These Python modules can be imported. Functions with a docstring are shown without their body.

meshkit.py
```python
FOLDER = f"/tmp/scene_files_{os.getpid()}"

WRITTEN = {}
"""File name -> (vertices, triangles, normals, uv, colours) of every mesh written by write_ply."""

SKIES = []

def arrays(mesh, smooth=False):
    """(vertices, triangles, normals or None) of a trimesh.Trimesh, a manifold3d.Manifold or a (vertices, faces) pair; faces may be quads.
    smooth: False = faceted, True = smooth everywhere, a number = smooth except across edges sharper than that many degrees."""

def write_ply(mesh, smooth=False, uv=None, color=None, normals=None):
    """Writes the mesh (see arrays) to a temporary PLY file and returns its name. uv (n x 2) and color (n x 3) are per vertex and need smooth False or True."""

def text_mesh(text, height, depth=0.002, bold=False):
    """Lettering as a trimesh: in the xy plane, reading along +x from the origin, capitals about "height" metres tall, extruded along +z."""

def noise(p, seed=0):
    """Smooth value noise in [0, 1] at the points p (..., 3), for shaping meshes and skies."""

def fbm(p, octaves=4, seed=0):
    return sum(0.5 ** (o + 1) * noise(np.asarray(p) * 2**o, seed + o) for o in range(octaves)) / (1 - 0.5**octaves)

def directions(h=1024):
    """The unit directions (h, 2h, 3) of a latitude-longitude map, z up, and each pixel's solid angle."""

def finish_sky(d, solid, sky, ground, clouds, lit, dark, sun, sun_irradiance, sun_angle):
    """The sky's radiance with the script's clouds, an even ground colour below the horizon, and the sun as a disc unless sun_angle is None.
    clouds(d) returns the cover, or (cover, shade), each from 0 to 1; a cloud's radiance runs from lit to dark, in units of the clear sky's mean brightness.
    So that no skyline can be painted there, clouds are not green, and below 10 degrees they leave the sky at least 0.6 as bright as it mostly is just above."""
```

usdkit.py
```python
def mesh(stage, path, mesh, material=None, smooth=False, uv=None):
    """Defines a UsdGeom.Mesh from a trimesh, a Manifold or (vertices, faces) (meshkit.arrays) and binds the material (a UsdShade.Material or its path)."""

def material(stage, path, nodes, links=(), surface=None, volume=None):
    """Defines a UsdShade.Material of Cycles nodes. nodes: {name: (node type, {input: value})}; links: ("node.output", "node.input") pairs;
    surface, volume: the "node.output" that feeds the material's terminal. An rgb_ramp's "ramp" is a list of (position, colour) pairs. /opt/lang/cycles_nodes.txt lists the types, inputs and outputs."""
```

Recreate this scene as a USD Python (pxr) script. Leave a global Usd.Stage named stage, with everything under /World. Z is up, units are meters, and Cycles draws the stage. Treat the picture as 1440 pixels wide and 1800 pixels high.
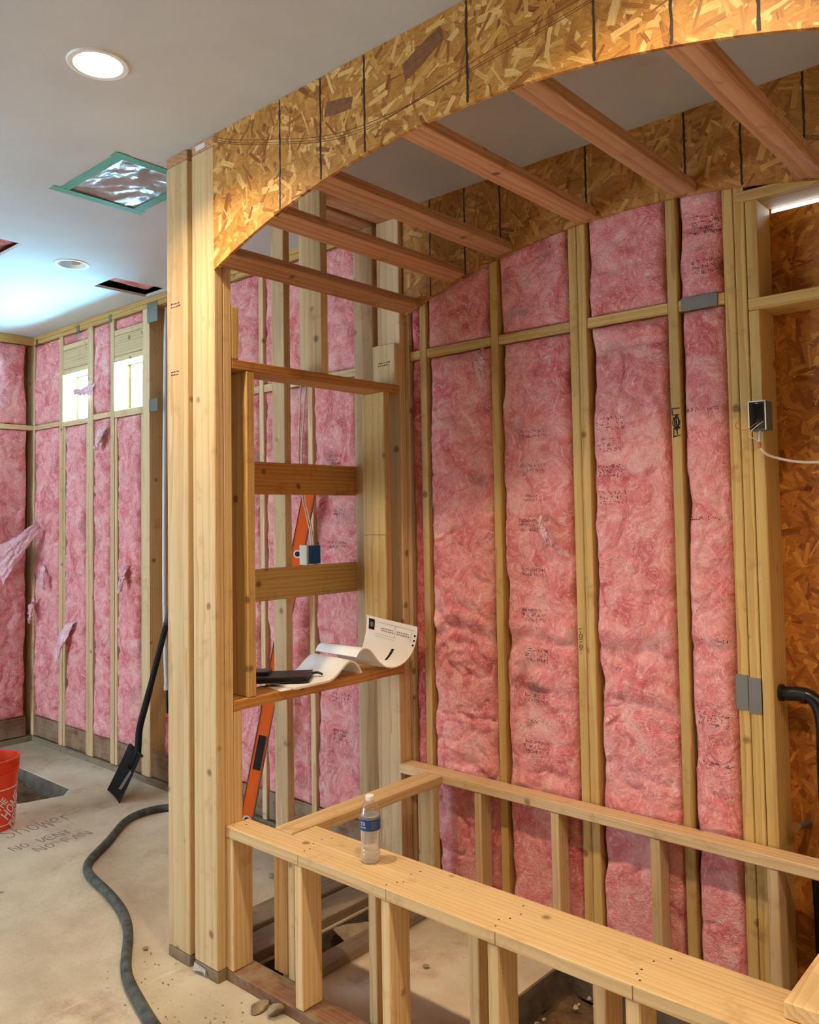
import math, random
import numpy as np, trimesh, usdkit, meshkit
import shapely.geometry as sg
from pxr import Usd, UsdGeom, UsdLux, UsdShade, Sdf, Gf, Vt

stage = Usd.Stage.CreateInMemory()
UsdGeom.SetStageUpAxis(stage, 'Z'); UsdGeom.SetStageMetersPerUnit(stage, 1.0)
UsdGeom.Xform.Define(stage, '/World'); UsdGeom.Scope.Define(stage, '/World/Looks')
random.seed(5); np.random.seed(5)

# ------------------------------------------------------------------ camera
EXPOSURE = 0.15
cam = UsdGeom.Camera.Define(stage, '/World/camera')
YAW, PIT, ROLL, FPX, EYE = -.72283, .04661, -.01638, 1456.7, 1.64
fw = np.array([math.sin(YAW)*math.cos(PIT), math.cos(YAW)*math.cos(PIT), math.sin(PIT)])
r0 = np.array([math.cos(YAW), -math.sin(YAW), 0]); u0 = np.cross(r0, fw)
rt = math.cos(ROLL)*r0+math.sin(ROLL)*u0; up = np.cross(rt, fw)
M = Gf.Matrix4d(*[float(v) for v in (*rt, 0, *up, 0, *(-fw), 0, 0, 0, EYE, 1)])
cam.AddTransformOp().Set(M)
cam.CreateHorizontalApertureAttr(36.0); cam.CreateFocalLengthAttr(36.0*FPX/1440)
cam.CreateVerticalApertureOffsetAttr(-60*36/1440); cam.CreateClippingRangeAttr((.05, 200))
cam.CreateExposureAttr(EXPOSURE)

# ------------------------------------------------------------------ daylight
dome = UsdLux.DomeLight.Define(stage, '/World/sky')
dome.CreateIntensityAttr(4.3); dome.CreateColorAttr((.60, .80, 1.0))
def rect(name, pos, euler, w, h, inten, col):
    l = UsdLux.RectLight.Define(stage, '/World/'+name)
    l.AddTranslateOp().Set(pos); l.AddRotateXYZOp().Set(euler)
    l.CreateWidthAttr(w); l.CreateHeightAttr(h); l.CreateIntensityAttr(inten); l.CreateColorAttr(col)
DAY = (.22, .68, 1.0)
# daylight thrown up from the bright ground outside the two small windows; the sky itself comes in by the wide glass door opening in the wall behind the viewer
rect('daylight', (-5.45, 3.38, 2.02), (-118, 0, 0), 2.4, .9, 230, DAY)
LAMP = 980.0            # strength of the glowing lens of a lit ceiling lamp
LAMPS = [(-2.38, 1.262), (-.75, 1.262), (.88, 1.262)]

# ------------------------------------------------------------------ helpers
count, base_of = {}, {}
def fresh(parent, name):
    k = (parent, name); n = count.get(k, 0); count[k] = n+1
    return f'{parent}/{name}' if n == 0 else f'{parent}/{name}_{n:03d}'
def meta(p, label=None, cat=None, group=None, kind=None):
    for k, v in (('label', label), ('category', cat), ('group', group), ('kind', kind)):
        if v: p.SetCustomDataByKey(k, v)
def thing(name, label=None, cat=None, loc=(0, 0, 0), group=None, kind=None):
    x = UsdGeom.Xform.Define(stage, fresh('/World', name)); x.AddTranslateOp().Set(tuple(map(float, loc)))
    meta(x.GetPrim(), label, cat, group, kind); base_of[str(x.GetPath())] = np.array(loc, float)
    return str(x.GetPath())
def arr(m):
    if isinstance(m, trimesh.Trimesh): return np.array(m.vertices, float), np.array(m.faces)
    return np.array(m[0], float), np.array(m[1])
def part(parent, name, mesh, mat, label=None, smooth=False, kind=None, uv=None):
    v, f = arr(mesh); b = base_of[parent]
    path = fresh(parent, name); base_of[path] = b
    g = usdkit.mesh(stage, path, (v-b, f), MAT[mat], smooth, uv); meta(g.GetPrim(), label=label, kind=kind)
    return path
def single(name, label, cat, mesh, mat, smooth=False, group=None, kind=None, loc=None):
    v, f = arr(mesh)
    if loc is None: loc = np.array([(v[:, 0].min()+v[:, 0].max())/2, (v[:, 1].min()+v[:, 1].max())/2, v[:, 2].min()])
    path = fresh('/World', name)
    g = usdkit.mesh(stage, path, (v-loc, f), MAT[mat], smooth); g.AddTranslateOp().Set(tuple(map(float, loc)))
    meta(g.GetPrim(), label, cat, group, kind); base_of[path] = np.array(loc, float)
    return path
def _cbp(s, c):
    out = []
    for sx in (-1, 1):
        for sy in (-1, 1):
            for sz in (-1, 1):
                for k in range(3):
                    q = [s[0]-c, s[1]-c, s[2]-c]; q[k] = s[k]
                    out.append((q[0]*sx, q[1]*sy, q[2]*sz))
    return np.array(out)
_h = trimesh.Trimesh(_cbp((1, 1, 1), .2), process=False); _h = trimesh.convex.hull_faces if False else None
from scipy.spatial import ConvexHull
_pts = _cbp((1, 1, 1), .2); _F = ConvexHull(_pts).simplices.copy()
for _i, _t in enumerate(_F):
    if np.dot(np.cross(_pts[_t[1]]-_pts[_t[0]], _pts[_t[2]]-_pts[_t[0]]), _pts[_t].mean(0)) < 0: _F[_i] = _t[::-1]
def bx(x0, x1, y0, y1, z0, z1, c=.003):
    s = np.array([x1-x0, y1-y0, z1-z0])/2; c = min(c, s.min()*.8)
    return _cbp(s, c)+[(x0+x1)/2, (y0+y1)/2, (z0+z1)/2], _F
def cat(ms):
    vs, fs, n = [], [], 0
    for m in ms:
        v, f = arr(m); vs.append(v); fs.append(f+n); n += len(v)
    return np.vstack(vs), np.vstack(fs)
def xf(m, R, t):
    v, f = arr(m); return v@np.array(R).T+np.array(t), f
def frame_of(d, side=(0, 0, 1)):
    d = np.array(d, float)/np.linalg.norm(d); s = np.array(side, float); s = s-d*(s@d)
    if np.linalg.norm(s) < 1e-6: s = np.array([1., 0, 0])-d*d[0]
    s /= np.linalg.norm(s); return s, np.cross(d, s), d
def spline(P, n):
    P = np.array(P, float); t = np.r_[0, np.cumsum(np.linalg.norm(np.diff(P, axis=0), axis=1))]
    from scipy.interpolate import CubicSpline
    return CubicSpline(t, P)(np.linspace(0, t[-1], n))
def tube(P, r, n=12, caps=True):
    P = np.array(P, float); r = np.broadcast_to(r, len(P)); T = np.gradient(P, axis=0); T /= np.linalg.norm(T, axis=1)[:, None]
    s, _, _ = frame_of(T[0]); vs = []
    for i in range(len(P)):
        s = s-T[i]*(s@T[i]); s /= np.linalg.norm(s); b = np.cross(T[i], s)
        a = np.arange(n)*2*np.pi/n
        vs.append(P[i]+r[i]*(np.cos(a)[:, None]*s+np.sin(a)[:, None]*b))
    V = np.vstack(vs); F = []
    for i in range(len(P)-1):
        for k in range(n):
            a, b2, c, d = i*n+k, i*n+(k+1) % n, (i+1)*n+(k+1) % n, (i+1)*n+k
            F += [(a, b2, c), (a, c, d)]
    if caps:
        V = np.vstack([V, P[0], P[-1]]); q = len(V)-2
        for k in range(n):
            F.append((q, (k+1) % n, k)); o = (len(P)-1)*n; F.append((q+1, o+k, o+(k+1) % n))
    return V, np.array(F)
def lathe(prof, n=48, loc=(0, 0, 0)):
    m = trimesh.creation.revolve(np.array(prof, float), sections=n); m.apply_translation(loc); return m
def prism(poly, t, plane='xy'):
    m = trimesh.creation.extrude_polygon(poly, t, engine='earcut')
    return m
def prism_xz(poly, y0, y1):
    """a polygon of (x, z) pairs standing between y0 and y1"""
    m = prism(poly, y1-y0); v = m.vertices.copy()
    return np.c_[v[:, 0], y1-v[:, 2], v[:, 1]], m.faces
def ribbon(P, w, nrm, t=.0006):
    """a flat stroke of width w along P, on a surface with normal nrm"""
    P = np.array(P, float); nrm = np.array(nrm, float); T = np.gradient(P, axis=0); T /= np.linalg.norm(T, axis=1)[:, None]+1e-12
    S = np.cross(T, nrm); S /= np.linalg.norm(S, axis=1)[:, None]+1e-12
    w = np.broadcast_to(w, len(P))[:, None]
    V = np.vstack([P-S*w/2, P+S*w/2, P-S*w/2+nrm*t, P+S*w/2+nrm*t]); n = len(P); F = []
    for i in range(n-1):
        for a, b in ((2*n, 3*n), (n, 0), (0, 2*n), (3*n, n)):
            F += [(a+i, b+i, b+i+1), (a+i, b+i+1, a+i+1)]
    return V, np.array(F)
fbm, noise = meshkit.fbm, meshkit.noise

# ------------------------------------------------------------------ materials
MAT = {}
def mat(name, nodes, links, surface='p.BSDF'):
    MAT[name] = usdkit.material(stage, '/World/Looks/'+name, nodes, links, surface=surface)
def S(r, g, b):
    f = lambda c: c/12.92 if c <= .04045 else ((c+.055)/1.055)**2.4
    return tuple(f(c/255) for c in (r, g, b))
def plain(name, col, rough=.6, **k):
    mat(name, {'p': ('principled_bsdf', {'base_color': col, 'roughness': rough, **k})}, [])
def noisy(name, c1, c2, scale=8, rough=.8, bump=.2, bscale=60, **k):
    mat(name, {'g': ('geometry', {}), 'n': ('noise_texture', {'scale': scale, 'detail': 5.0, 'roughness': .6}), 'r': ('rgb_ramp', {'ramp': [(.3, c1), (.7, c2)]}),
               'n2': ('noise_texture', {'scale': bscale, 'detail': 4.0}), 'b': ('bump', {'strength': bump, 'distance': .01}),
               'p': ('principled_bsdf', {'roughness': rough, **k})},
        [('g.position', 'n.vector'), ('g.position', 'n2.vector'), ('n.fac', 'r.fac'), ('r.color', 'p.base_color'), ('n2.fac', 'b.height'), ('b.normal', 'p.normal')])
def wood(name, axis, light, dark, knot, rough=.62, ring=19, seed=0, dirt=None):
    k = 'xyz'.index(axis); sc = [1., 1., 1.]; sc[k] = .07; fs = [1., 1., 1.]; fs[k] = .025
    N = {'g': ('geometry', {}), 'oi': ('object_info', {}), 'sh': ('math', {'math_type': 'multiply', 'value2': 7.3}), 'cv': ('combine_xyz', {}), 'ad': ('vector_math', {'math_type': 'add'}),
         'm': ('mapping', {'scale': tuple(sc), 'location': (seed*1.7+.31, seed*.9+.77, seed*2.3)}), 'mf': ('mapping', {'scale': tuple(fs)}),
         'w': ('wave_texture', {'wave_type': 'rings', 'rings_direction': axis, 'scale': float(ring), 'distortion': 5.0, 'detail': 1.5, 'detail_scale': 1.4, 'detail_roughness': .6, 'profile': 'saw'}),
         'f': ('noise_texture', {'scale': 170.0, 'detail': 1.0}), 'l': ('noise_texture', {'scale': 14.0, 'detail': 2.0}),
         'x1': ('math', {'math_type': 'multiply_add', 'value2': .42, 'value3': 0.0}), 'x2': ('math', {'math_type': 'multiply_add', 'value2': .38}), 'x3': ('math', {'math_type': 'multiply_add', 'value2': .45}),
         'r': ('rgb_ramp', {'ramp': [(.30, light), (.62, tuple(.72*a+.28*b for a, b in zip(light, dark))), (1.0, dark)]}),
         'v': ('voronoi_texture', {'scale': 6.3, 'randomness': 1.0}), 'vn': ('noise_texture', {'scale': 30.0, 'detail': 1.0}), 'vd': ('math', {'math_type': 'multiply_add', 'value2': .07}),
         'kr': ('map_range', {'range_type': 'smoothstep', 'from_min': .085, 'from_max': .165, 'to_min': .75, 'to_max': 0.0}),
         'km': ('mix_color', {'b': knot}),
         'hv': ('hsv', {'saturation': 1.0}), 'hm': ('map_range', {'to_min': .86, 'to_max': 1.1}),
         'p': ('principled_bsdf', {'roughness': rough, 'specular_ior_level': .3})}
    L = [('oi.random', 'sh.value1'), ('sh.value', 'cv.x'), ('sh.value', 'cv.y'), ('sh.value', 'cv.z'), ('g.position', 'ad.vector1'), ('cv.vector', 'ad.vector2'),
         ('ad.vector', 'm.vector'), ('ad.vector', 'mf.vector'), ('m.vector', 'w.vector'), ('mf.vector', 'f.vector'), ('m.vector', 'l.vector'),
         ('w.fac', 'x1.value1'), ('f.fac', 'x2.value1'), ('x1.value', 'x2.value3'), ('l.fac', 'x3.value1'), ('x2.value', 'x3.value3'), ('x3.value', 'r.fac'),
         ('ad.vector', 'v.vector'), ('ad.vector', 'vn.vector'), ('vn.fac', 'vd.value1'), ('v.distance', 'vd.value3'), ('vd.value', 'kr.value'), ('kr.result', 'km.fac'), ('r.color', 'km.a'),
         ('oi.random', 'hm.value'), ('hm.result', 'hv.value'), ('km.result', 'hv.color')]
    if dirt is None: dirt, d0, d1, d2 = tuple(.55*a+.45*b for a, b in zip(dark, knot)), .58, .74, .5
    else: d0, d1, d2 = .42, .62, 1.0
    if dirt:
        N['d'] = ('noise_texture', {'scale': 9.0, 'detail': 3.0, 'roughness': .7}); N['dr'] = ('map_range', {'from_min': d0, 'from_max': d1, 'to_max': d2}); N['dm'] = ('mix_color', {'b': dirt})
        L += [('g.position', 'd.vector'), ('d.fac', 'dr.value'), ('dr.result', 'dm.fac'), ('hv.color', 'dm.a'), ('dm.result', 'p.base_color')]
    else: L.append(('hv.color', 'p.base_color'))
    mat(name, N, L)
TONES = {'fir': (S(232, 204, 154), S(206, 160, 104), S(112, 66, 32)), 'yellow': (S(214, 180, 112), S(176, 130, 66), S(96, 60, 28)), 'pink': (S(214, 166, 124), S(168, 108, 70), S(80, 42, 24)),
         'orange': (S(208, 152, 86), S(160, 98, 42), S(90, 48, 18)), 'grey': (S(150, 132, 110), S(98, 82, 66), S(60, 44, 32)), 'redwood': (S(150, 108, 82), S(104, 66, 46), S(60, 34, 22)),
         'pale': (S(224, 194, 150), S(194, 152, 106), S(110, 74, 42))}
for t, (a, b, c) in TONES.items():
    for ax in 'xyz':
        wood(f'{t}_{ax}', ax, a, b, c, dirt=S(150, 128, 100) if t in ('grey', 'redwood') else None, seed=len(MAT) % 5)
def osb(name, pal, nlay=5):
    """strand board in the xz plane: layers of flakes, each flake turned its own way, with its own tone and grain"""
    N = {'g': ('geometry', {}), 'fl': ('mapping', {'scale': (1., 0., 1.)}), 'bm': ('mapping', {'scale': (40., 0., 150.), 'rotation': (0., .4, 0.)}), 'bn': ('noise_texture', {'scale': 1.0, 'detail': 3.0}), 'br': ('rgb_ramp', {'ramp': pal}),
         'wn': ('noise_texture', {'scale': 40.0, 'detail': 1.0}), 'wa': ('mix_vector', {'fac': .006})}
    L = [('g.position', 'fl.vector'), ('g.position', 'bm.vector'), ('bm.vector', 'bn.vector'), ('bn.fac', 'br.fac'), ('fl.vector', 'wn.vector'), ('fl.vector', 'wa.a'), ('wn.color', 'wa.b')]; prev = 'br.color'
    for i in range(nlay):
        sc = [11.5, 14., 17., 13., 15.5, 19.][i]; off = (i*.731+.13, 0., i*1.377+.41)
        N[f'o{i}'] = ('vector_math', {'math_type': 'add', 'vector2': off}); N[f'v{i}'] = ('voronoi_texture', {'scale': sc, 'randomness': 1.0}); N[f's{i}'] = ('separate_color', {}); N[f'd{i}'] = ('vector_math', {'math_type': 'subtract'})
        N[f'a{i}'] = ('math', {'math_type': 'multiply', 'value2': 6.283}); N[f'r{i}'] = ('vector_rotate', {'rotate_type': 'y_axis'}); N[f'x{i}'] = ('separate_xyz', {})
        N[f'xa{i}'] = ('math', {'math_type': 'absolute'}); N[f'za{i}'] = ('math', {'math_type': 'absolute'})
        N[f'w{i}'] = ('map_range', {'to_min': .003*14/sc, 'to_max': .012*14/sc}); N[f'xl{i}'] = ('math', {'math_type': 'less_than', 'value2': .044*14/sc}); N[f'zl{i}'] = ('math', {'math_type': 'less_than'}); N[f'k{i}'] = ('math', {'math_type': 'multiply'})
        N[f'gm{i}'] = ('mapping', {'scale': (14., 1., 420.), 'location': (i*1., 0., 0.)}); N[f'gn{i}'] = ('noise_texture', {'scale': 1.0, 'detail': 1.0}); N[f'go{i}'] = ('math', {'math_type': 'multiply_add', 'value2': .8, 'value3': -.28}); N[f't{i}'] = ('math', {'math_type': 'multiply_add', 'value2': .85}); N[f'c{i}'] = ('rgb_ramp', {'ramp': pal}); N[f'm{i}'] = ('mix_color', {})
        L += [('wa.result', f'o{i}.vector1'), (f'o{i}.vector', f'v{i}.vector'), (f'v{i}.color', f's{i}.color'), (f'o{i}.vector', f'd{i}.vector1'), (f'v{i}.position', f'd{i}.vector2'), (f's{i}.r', f'a{i}.value1'), (f'd{i}.vector', f'r{i}.vector'), (f'a{i}.value', f'r{i}.angle'),
              (f'r{i}.vector', f'x{i}.vector'), (f'x{i}.x', f'xa{i}.value1'), (f'x{i}.z', f'za{i}.value1'), (f's{i}.b', f'w{i}.value'), (f'xa{i}.value', f'xl{i}.value1'), (f'za{i}.value', f'zl{i}.value1'), (f'w{i}.result', f'zl{i}.value2'), (f'xl{i}.value', f'k{i}.value1'), (f'zl{i}.value', f'k{i}.value2'),
              (f'r{i}.vector', f'gm{i}.vector'), (f'gm{i}.vector', f'gn{i}.vector'), (f'gn{i}.fac', f'go{i}.value1'), (f's{i}.g', f't{i}.value1'), (f'go{i}.value', f't{i}.value3'), (f't{i}.value', f'c{i}.fac'), (f'k{i}.value', f'm{i}.fac'), (prev, f'm{i}.a'), (f'c{i}.color', f'm{i}.b')]
        prev = f'm{i}.result'
    N['p'] = ('principled_bsdf', {'roughness': .55, 'specular_ior_level': .35}); mat(name, N, L+[(prev, 'p.base_color')])
osb('osb_light', [(0, S(108, 58, 20)), (.2, S(156, 98, 38)), (.48, S(192, 134, 58)), (.75, S(212, 160, 80)), (1, S(242, 202, 132))])
osb('osb_dark', [(0, S(112, 66, 26)), (.2, S(156, 100, 44)), (.6, S(186, 128, 62)), (.9, S(205, 150, 80)), (1, S(220, 170, 100))])
osb('osb_old', [(0, S(110, 52, 12)), (.2, S(150, 84, 24)), (.6, S(184, 112, 38)), (.9, S(204, 136, 54)), (1, S(214, 152, 70))])
def fluff(name, c0, c1, c2, pale, dirt):
    """fibreglass: pink clouds, bands of pale drawn-out fibre, a little grey dust"""
    N = {'g': ('geometry', {}), 'wn': ('noise_texture', {'scale': 7.0, 'detail': 1.0}), 'wm': ('vector_math', {'math_type': 'multiply_add', 'vector2': (.30, .30, .30)}),
         'n': ('noise_texture', {'scale': 8.0, 'detail': 3.0, 'roughness': .62}), 'r': ('rgb_ramp', {'ramp': [(.32, c0), (.5, c1), (.66, c2)]}),
         'fm0': ('mapping', {'scale': (1., 1., .38), 'rotation': (0., .5, 0.)}), 'f': ('noise_texture', {'scale': 62.0, 'detail': 3.0, 'roughness': .72}), 'fr': ('map_range', {'from_min': .5, 'from_max': .74, 'to_min': 0.0, 'to_max': .85}), 'fm': ('mix_color', {'b': pale}),
         'q': ('noise_texture', {'scale': 26.0, 'detail': 2.0}), 'qa': ('math', {'math_type': 'subtract', 'value2': .5}), 'qb': ('math', {'math_type': 'absolute'}), 'qr': ('map_range', {'from_min': 0.0, 'from_max': .03, 'to_min': .40, 'to_max': 0.0}), 'qm': ('mix_color', {'b': c0}),
         'd': ('noise_texture', {'scale': 2.6, 'detail': 3.0, 'roughness': .7}), 'dr': ('map_range', {'from_min': .62, 'from_max': .74, 'to_max': .6}), 'dm': ('mix_color', {'b': dirt}),
         'h': ('noise_texture', {'scale': 85.0, 'detail': 2.0, 'roughness': .75}), 'b': ('bump', {'strength': .8, 'distance': .010}), 'p': ('principled_bsdf', {'roughness': 1.0, 'specular_ior_level': .03})}
    L = [('g.position', 'wn.vector'), ('wn.color', 'wm.vector1'), ('g.position', 'wm.vector3'), ('wm.vector', 'n.vector'), ('wm.vector', 'fm0.vector'), ('fm0.vector', 'f.vector'), ('wm.vector', 'q.vector'), ('n.fac', 'r.fac'), ('f.fac', 'fr.value'), ('fr.result', 'fm.fac'), ('r.color', 'fm.a'),
         ('q.fac', 'qa.value1'), ('qa.value', 'qb.value1'), ('qb.value', 'qr.value'), ('qr.result', 'qm.fac'), ('fm.result', 'qm.a'), ('g.position', 'd.vector'), ('d.fac', 'dr.value'), ('dr.result', 'dm.fac'), ('qm.result', 'dm.a'), ('dm.result', 'p.base_color'),
         ('g.position', 'h.vector'), ('h.fac', 'b.height'), ('b.normal', 'p.normal')]
    mat(name, N, L)
fluff('fluff', S(216, 110, 114), S(238, 152, 152), S(245, 182, 178), S(251, 217, 210), S(140, 118, 112))
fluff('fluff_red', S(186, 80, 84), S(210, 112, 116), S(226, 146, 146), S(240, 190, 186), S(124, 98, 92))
fluff('fluff_pale', S(232, 156, 168), S(244, 186, 194), S(250, 212, 214), S(253, 228, 226), S(160, 140, 136))
plain('fibre', S(250, 205, 208), 1.0, specular_ior_level=.1)
plain('ink', S(70, 48, 56), .95); noisy('dark_flake', S(118, 74, 40), S(150, 98, 54), 60, .6, .1, 90)
plain('marker', S(52, 40, 30), .8); plain('pencil', S(112, 74, 40), .9); plain('floor_pencil', S(128, 116, 108), .95)
noisy('drywall', S(200, 200, 199), S(208, 208, 207), 3, .9, .05, 120)
noisy('wall_paint', S(222, 214, 200), S(228, 220, 208), 3, .9, .05, 120)
plain('trim_white', S(236, 236, 232), .35); plain('reflector', S(238, 238, 236), .25)
mat('lamp_glow', {'e': ('emission', {'color': (1.0, .77, .50), 'strength': LAMP})}, [], surface='e.emission')
plain('lamp_off', S(205, 212, 215), .3)
plain('tape', S(86, 160, 128), .55); plain('black_plastic', S(20, 22, 24), .62, specular_ior_level=.25); noisy('hose_rubber', S(40, 44, 40), S(96, 98, 90), 22, .75, .1, 80)
plain('metal', S(128, 124, 116), .45, metallic=.7); plain('box_grey', S(96, 104, 100), .5); plain('box_rim', S(215, 218, 212), .5)
plain('box_blue', S(24, 88, 160), .45); plain('box_beige', S(214, 205, 186), .5); plain('cable', S(228, 216, 204), .5); plain('copper', S(196, 110, 66), .4); plain('brass', S(176, 144, 92), .35, metallic=.6)
plain('pvc', S(214, 210, 210), .4); plain('abs', S(20, 20, 22), .3); plain('bucket_orange', S(226, 62, 22), .38); plain('bucket_inside', S(150, 40, 20), .5); plain('water', S(58, 84, 72), .1)
plain('white_print', S(236, 226, 224), .5); plain('level_orange', S(255, 108, 24), .45); plain('level_grey', S(120, 112, 106), .4, metallic=.3)
plain('leather', S(22, 22, 24), .42); plain('phone', S(40, 40, 46), .3); plain('paper', S(250, 249, 246), .8); plain('paper_edge', S(214, 208, 198), .9)
plain('ink_black', S(22, 22, 28), .6); plain('ink_grey', S(150, 148, 150), .9)
plain('label_blue', S(20, 66, 130), .4); plain('cap_white', S(236, 238, 238), .35); plain('scar', S(176, 178, 178), .5)
plain('sticker', S(232, 230, 224), .7); plain('vinyl', S(232, 238, 242), .35)
mat('pet', {'f': ('layer_weight', {'blend': .18}), 't': ('transparent_bsdf', {'color': (.95, .96, .97)}), 'g': ('glossy_bsdf', {'color': (1., 1., 1.), 'roughness': .08}), 'fm': ('math', {'math_type': 'multiply_add', 'value2': .85, 'value3': .05}),
            'm': ('mix_closure', {})}, [('f.facing', 'fm.value1'), ('fm.value', 'm.fac'), ('t.BSDF', 'm.closure1'), ('g.BSDF', 'm.closure2')], surface='m.closure')
MAT_FIX = None
mat('bottle_water', {'p': ('principled_bsdf', {'base_color': (.97, .97, .97), 'roughness': .12, 'transmission_weight': .82, 'ior': 1.2})}, [])
mat('pane', {'t': ('transparent_bsdf', {}), 'g': ('glossy_bsdf', {'roughness': .02}), 'm': ('mix_closure', {'fac': .05})},
    [('t.BSDF', 'm.closure1'), ('g.BSDF', 'm.closure2')], surface='m.closure')
mat('film', {'n': ('noise_texture', {'scale': 9.0, 'detail': 2.0, 'distortion': 1.0}), 'g': ('geometry', {}), 'b': ('bump', {'strength': .3, 'distance': .02}), 't': ('transparent_bsdf', {'color': (.86, .86, .86)}), 'gl': ('glossy_bsdf', {'color': (.95, .95, .95), 'roughness': .22}),
             'df': ('diffuse_bsdf', {'color': S(196, 190, 188)}), 'm1': ('mix_closure', {'fac': .35}), 'm': ('mix_closure', {'fac': .62})},
    [('g.position', 'n.vector'), ('n.fac', 'b.height'), ('b.normal', 'gl.normal'), ('df.BSDF', 'm1.closure1'), ('gl.BSDF', 'm1.closure2'), ('t.BSDF', 'm.closure1'), ('m1.closure', 'm.closure2')], surface='m.closure')
# concrete slab: blotches, reddish mud stains, pale dust
mat('concrete', {'g': ('geometry', {}), 'n': ('noise_texture', {'scale': 1.6, 'detail': 8.0, 'roughness': .62}), 'r': ('rgb_ramp', {'ramp': [(.3, S(176, 160, 134)), (.5, S(207, 192, 166)), (.7, S(226, 214, 190))]}),
                 's': ('noise_texture', {'scale': 3.1, 'detail': 7.0, 'roughness': .7}), 'sr': ('map_range', {'from_min': .55, 'from_max': .70, 'to_max': .6}), 'sm': ('mix_color', {'b': S(150, 112, 84)}),
                 'd': ('noise_texture', {'scale': 38.0, 'detail': 6.0, 'roughness': .7}), 'dr': ('map_range', {'from_min': .60, 'from_max': .72, 'to_max': .5}), 'dm': ('mix_color', {'b': S(128, 106, 84)}),
                 'mp': ('mapping', {'scale': (26., 3., 1.), 'rotation': (0., 0., .7)}), 'k': ('noise_texture', {'scale': 1.0, 'detail': 3.0}), 'kr': ('map_range', {'from_min': .66, 'from_max': .72, 'to_max': .35}), 'kd': ('mix_color', {'b': S(226, 216, 196)}),
                 'b': ('bump', {'strength': .5, 'distance': .008}), 'p': ('principled_bsdf', {'roughness': .85, 'specular_ior_level': .25})},
    [('g.position', 'n.vector'), ('g.position', 's.vector'), ('g.position', 'd.vector'), ('n.fac', 'r.fac'), ('s.fac', 'sr.value'), ('sr.result', 'sm.fac'), ('r.color', 'sm.a'), ('d.fac', 'dr.value'), ('dr.result', 'dm.fac'), ('sm.result', 'dm.a'),
     ('g.position', 'mp.vector'), ('mp.vector', 'k.vector'), ('k.fac', 'kr.value'), ('kr.result', 'kd.fac'), ('dm.result', 'kd.a'), ('kd.result', 'p.base_color'), ('d.fac', 'b.height'), ('b.normal', 'p.normal')])
noisy('soil', S(70, 50, 32), S(124, 96, 66), 14, .95, .8, 70)
noisy('stone', S(120, 104, 84), S(176, 158, 130), 10, .9, .5, 60)
noisy('stone_pale', S(170, 160, 144), S(206, 196, 176), 12, .9, .4, 60)

noisy('bare_board', S(176, 120, 60), S(196, 140, 74), 20, .7, .0, 40)
# ------------------------------------------------------------------ sizes
YF, YB, YS, ZC = 1.787, 2.84, 2.98, 3.065      # front of the alcove framing, stud faces of the outer wall, its sheathing, ceiling
XL = -6.34                                       # stud faces of the left wall

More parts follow.
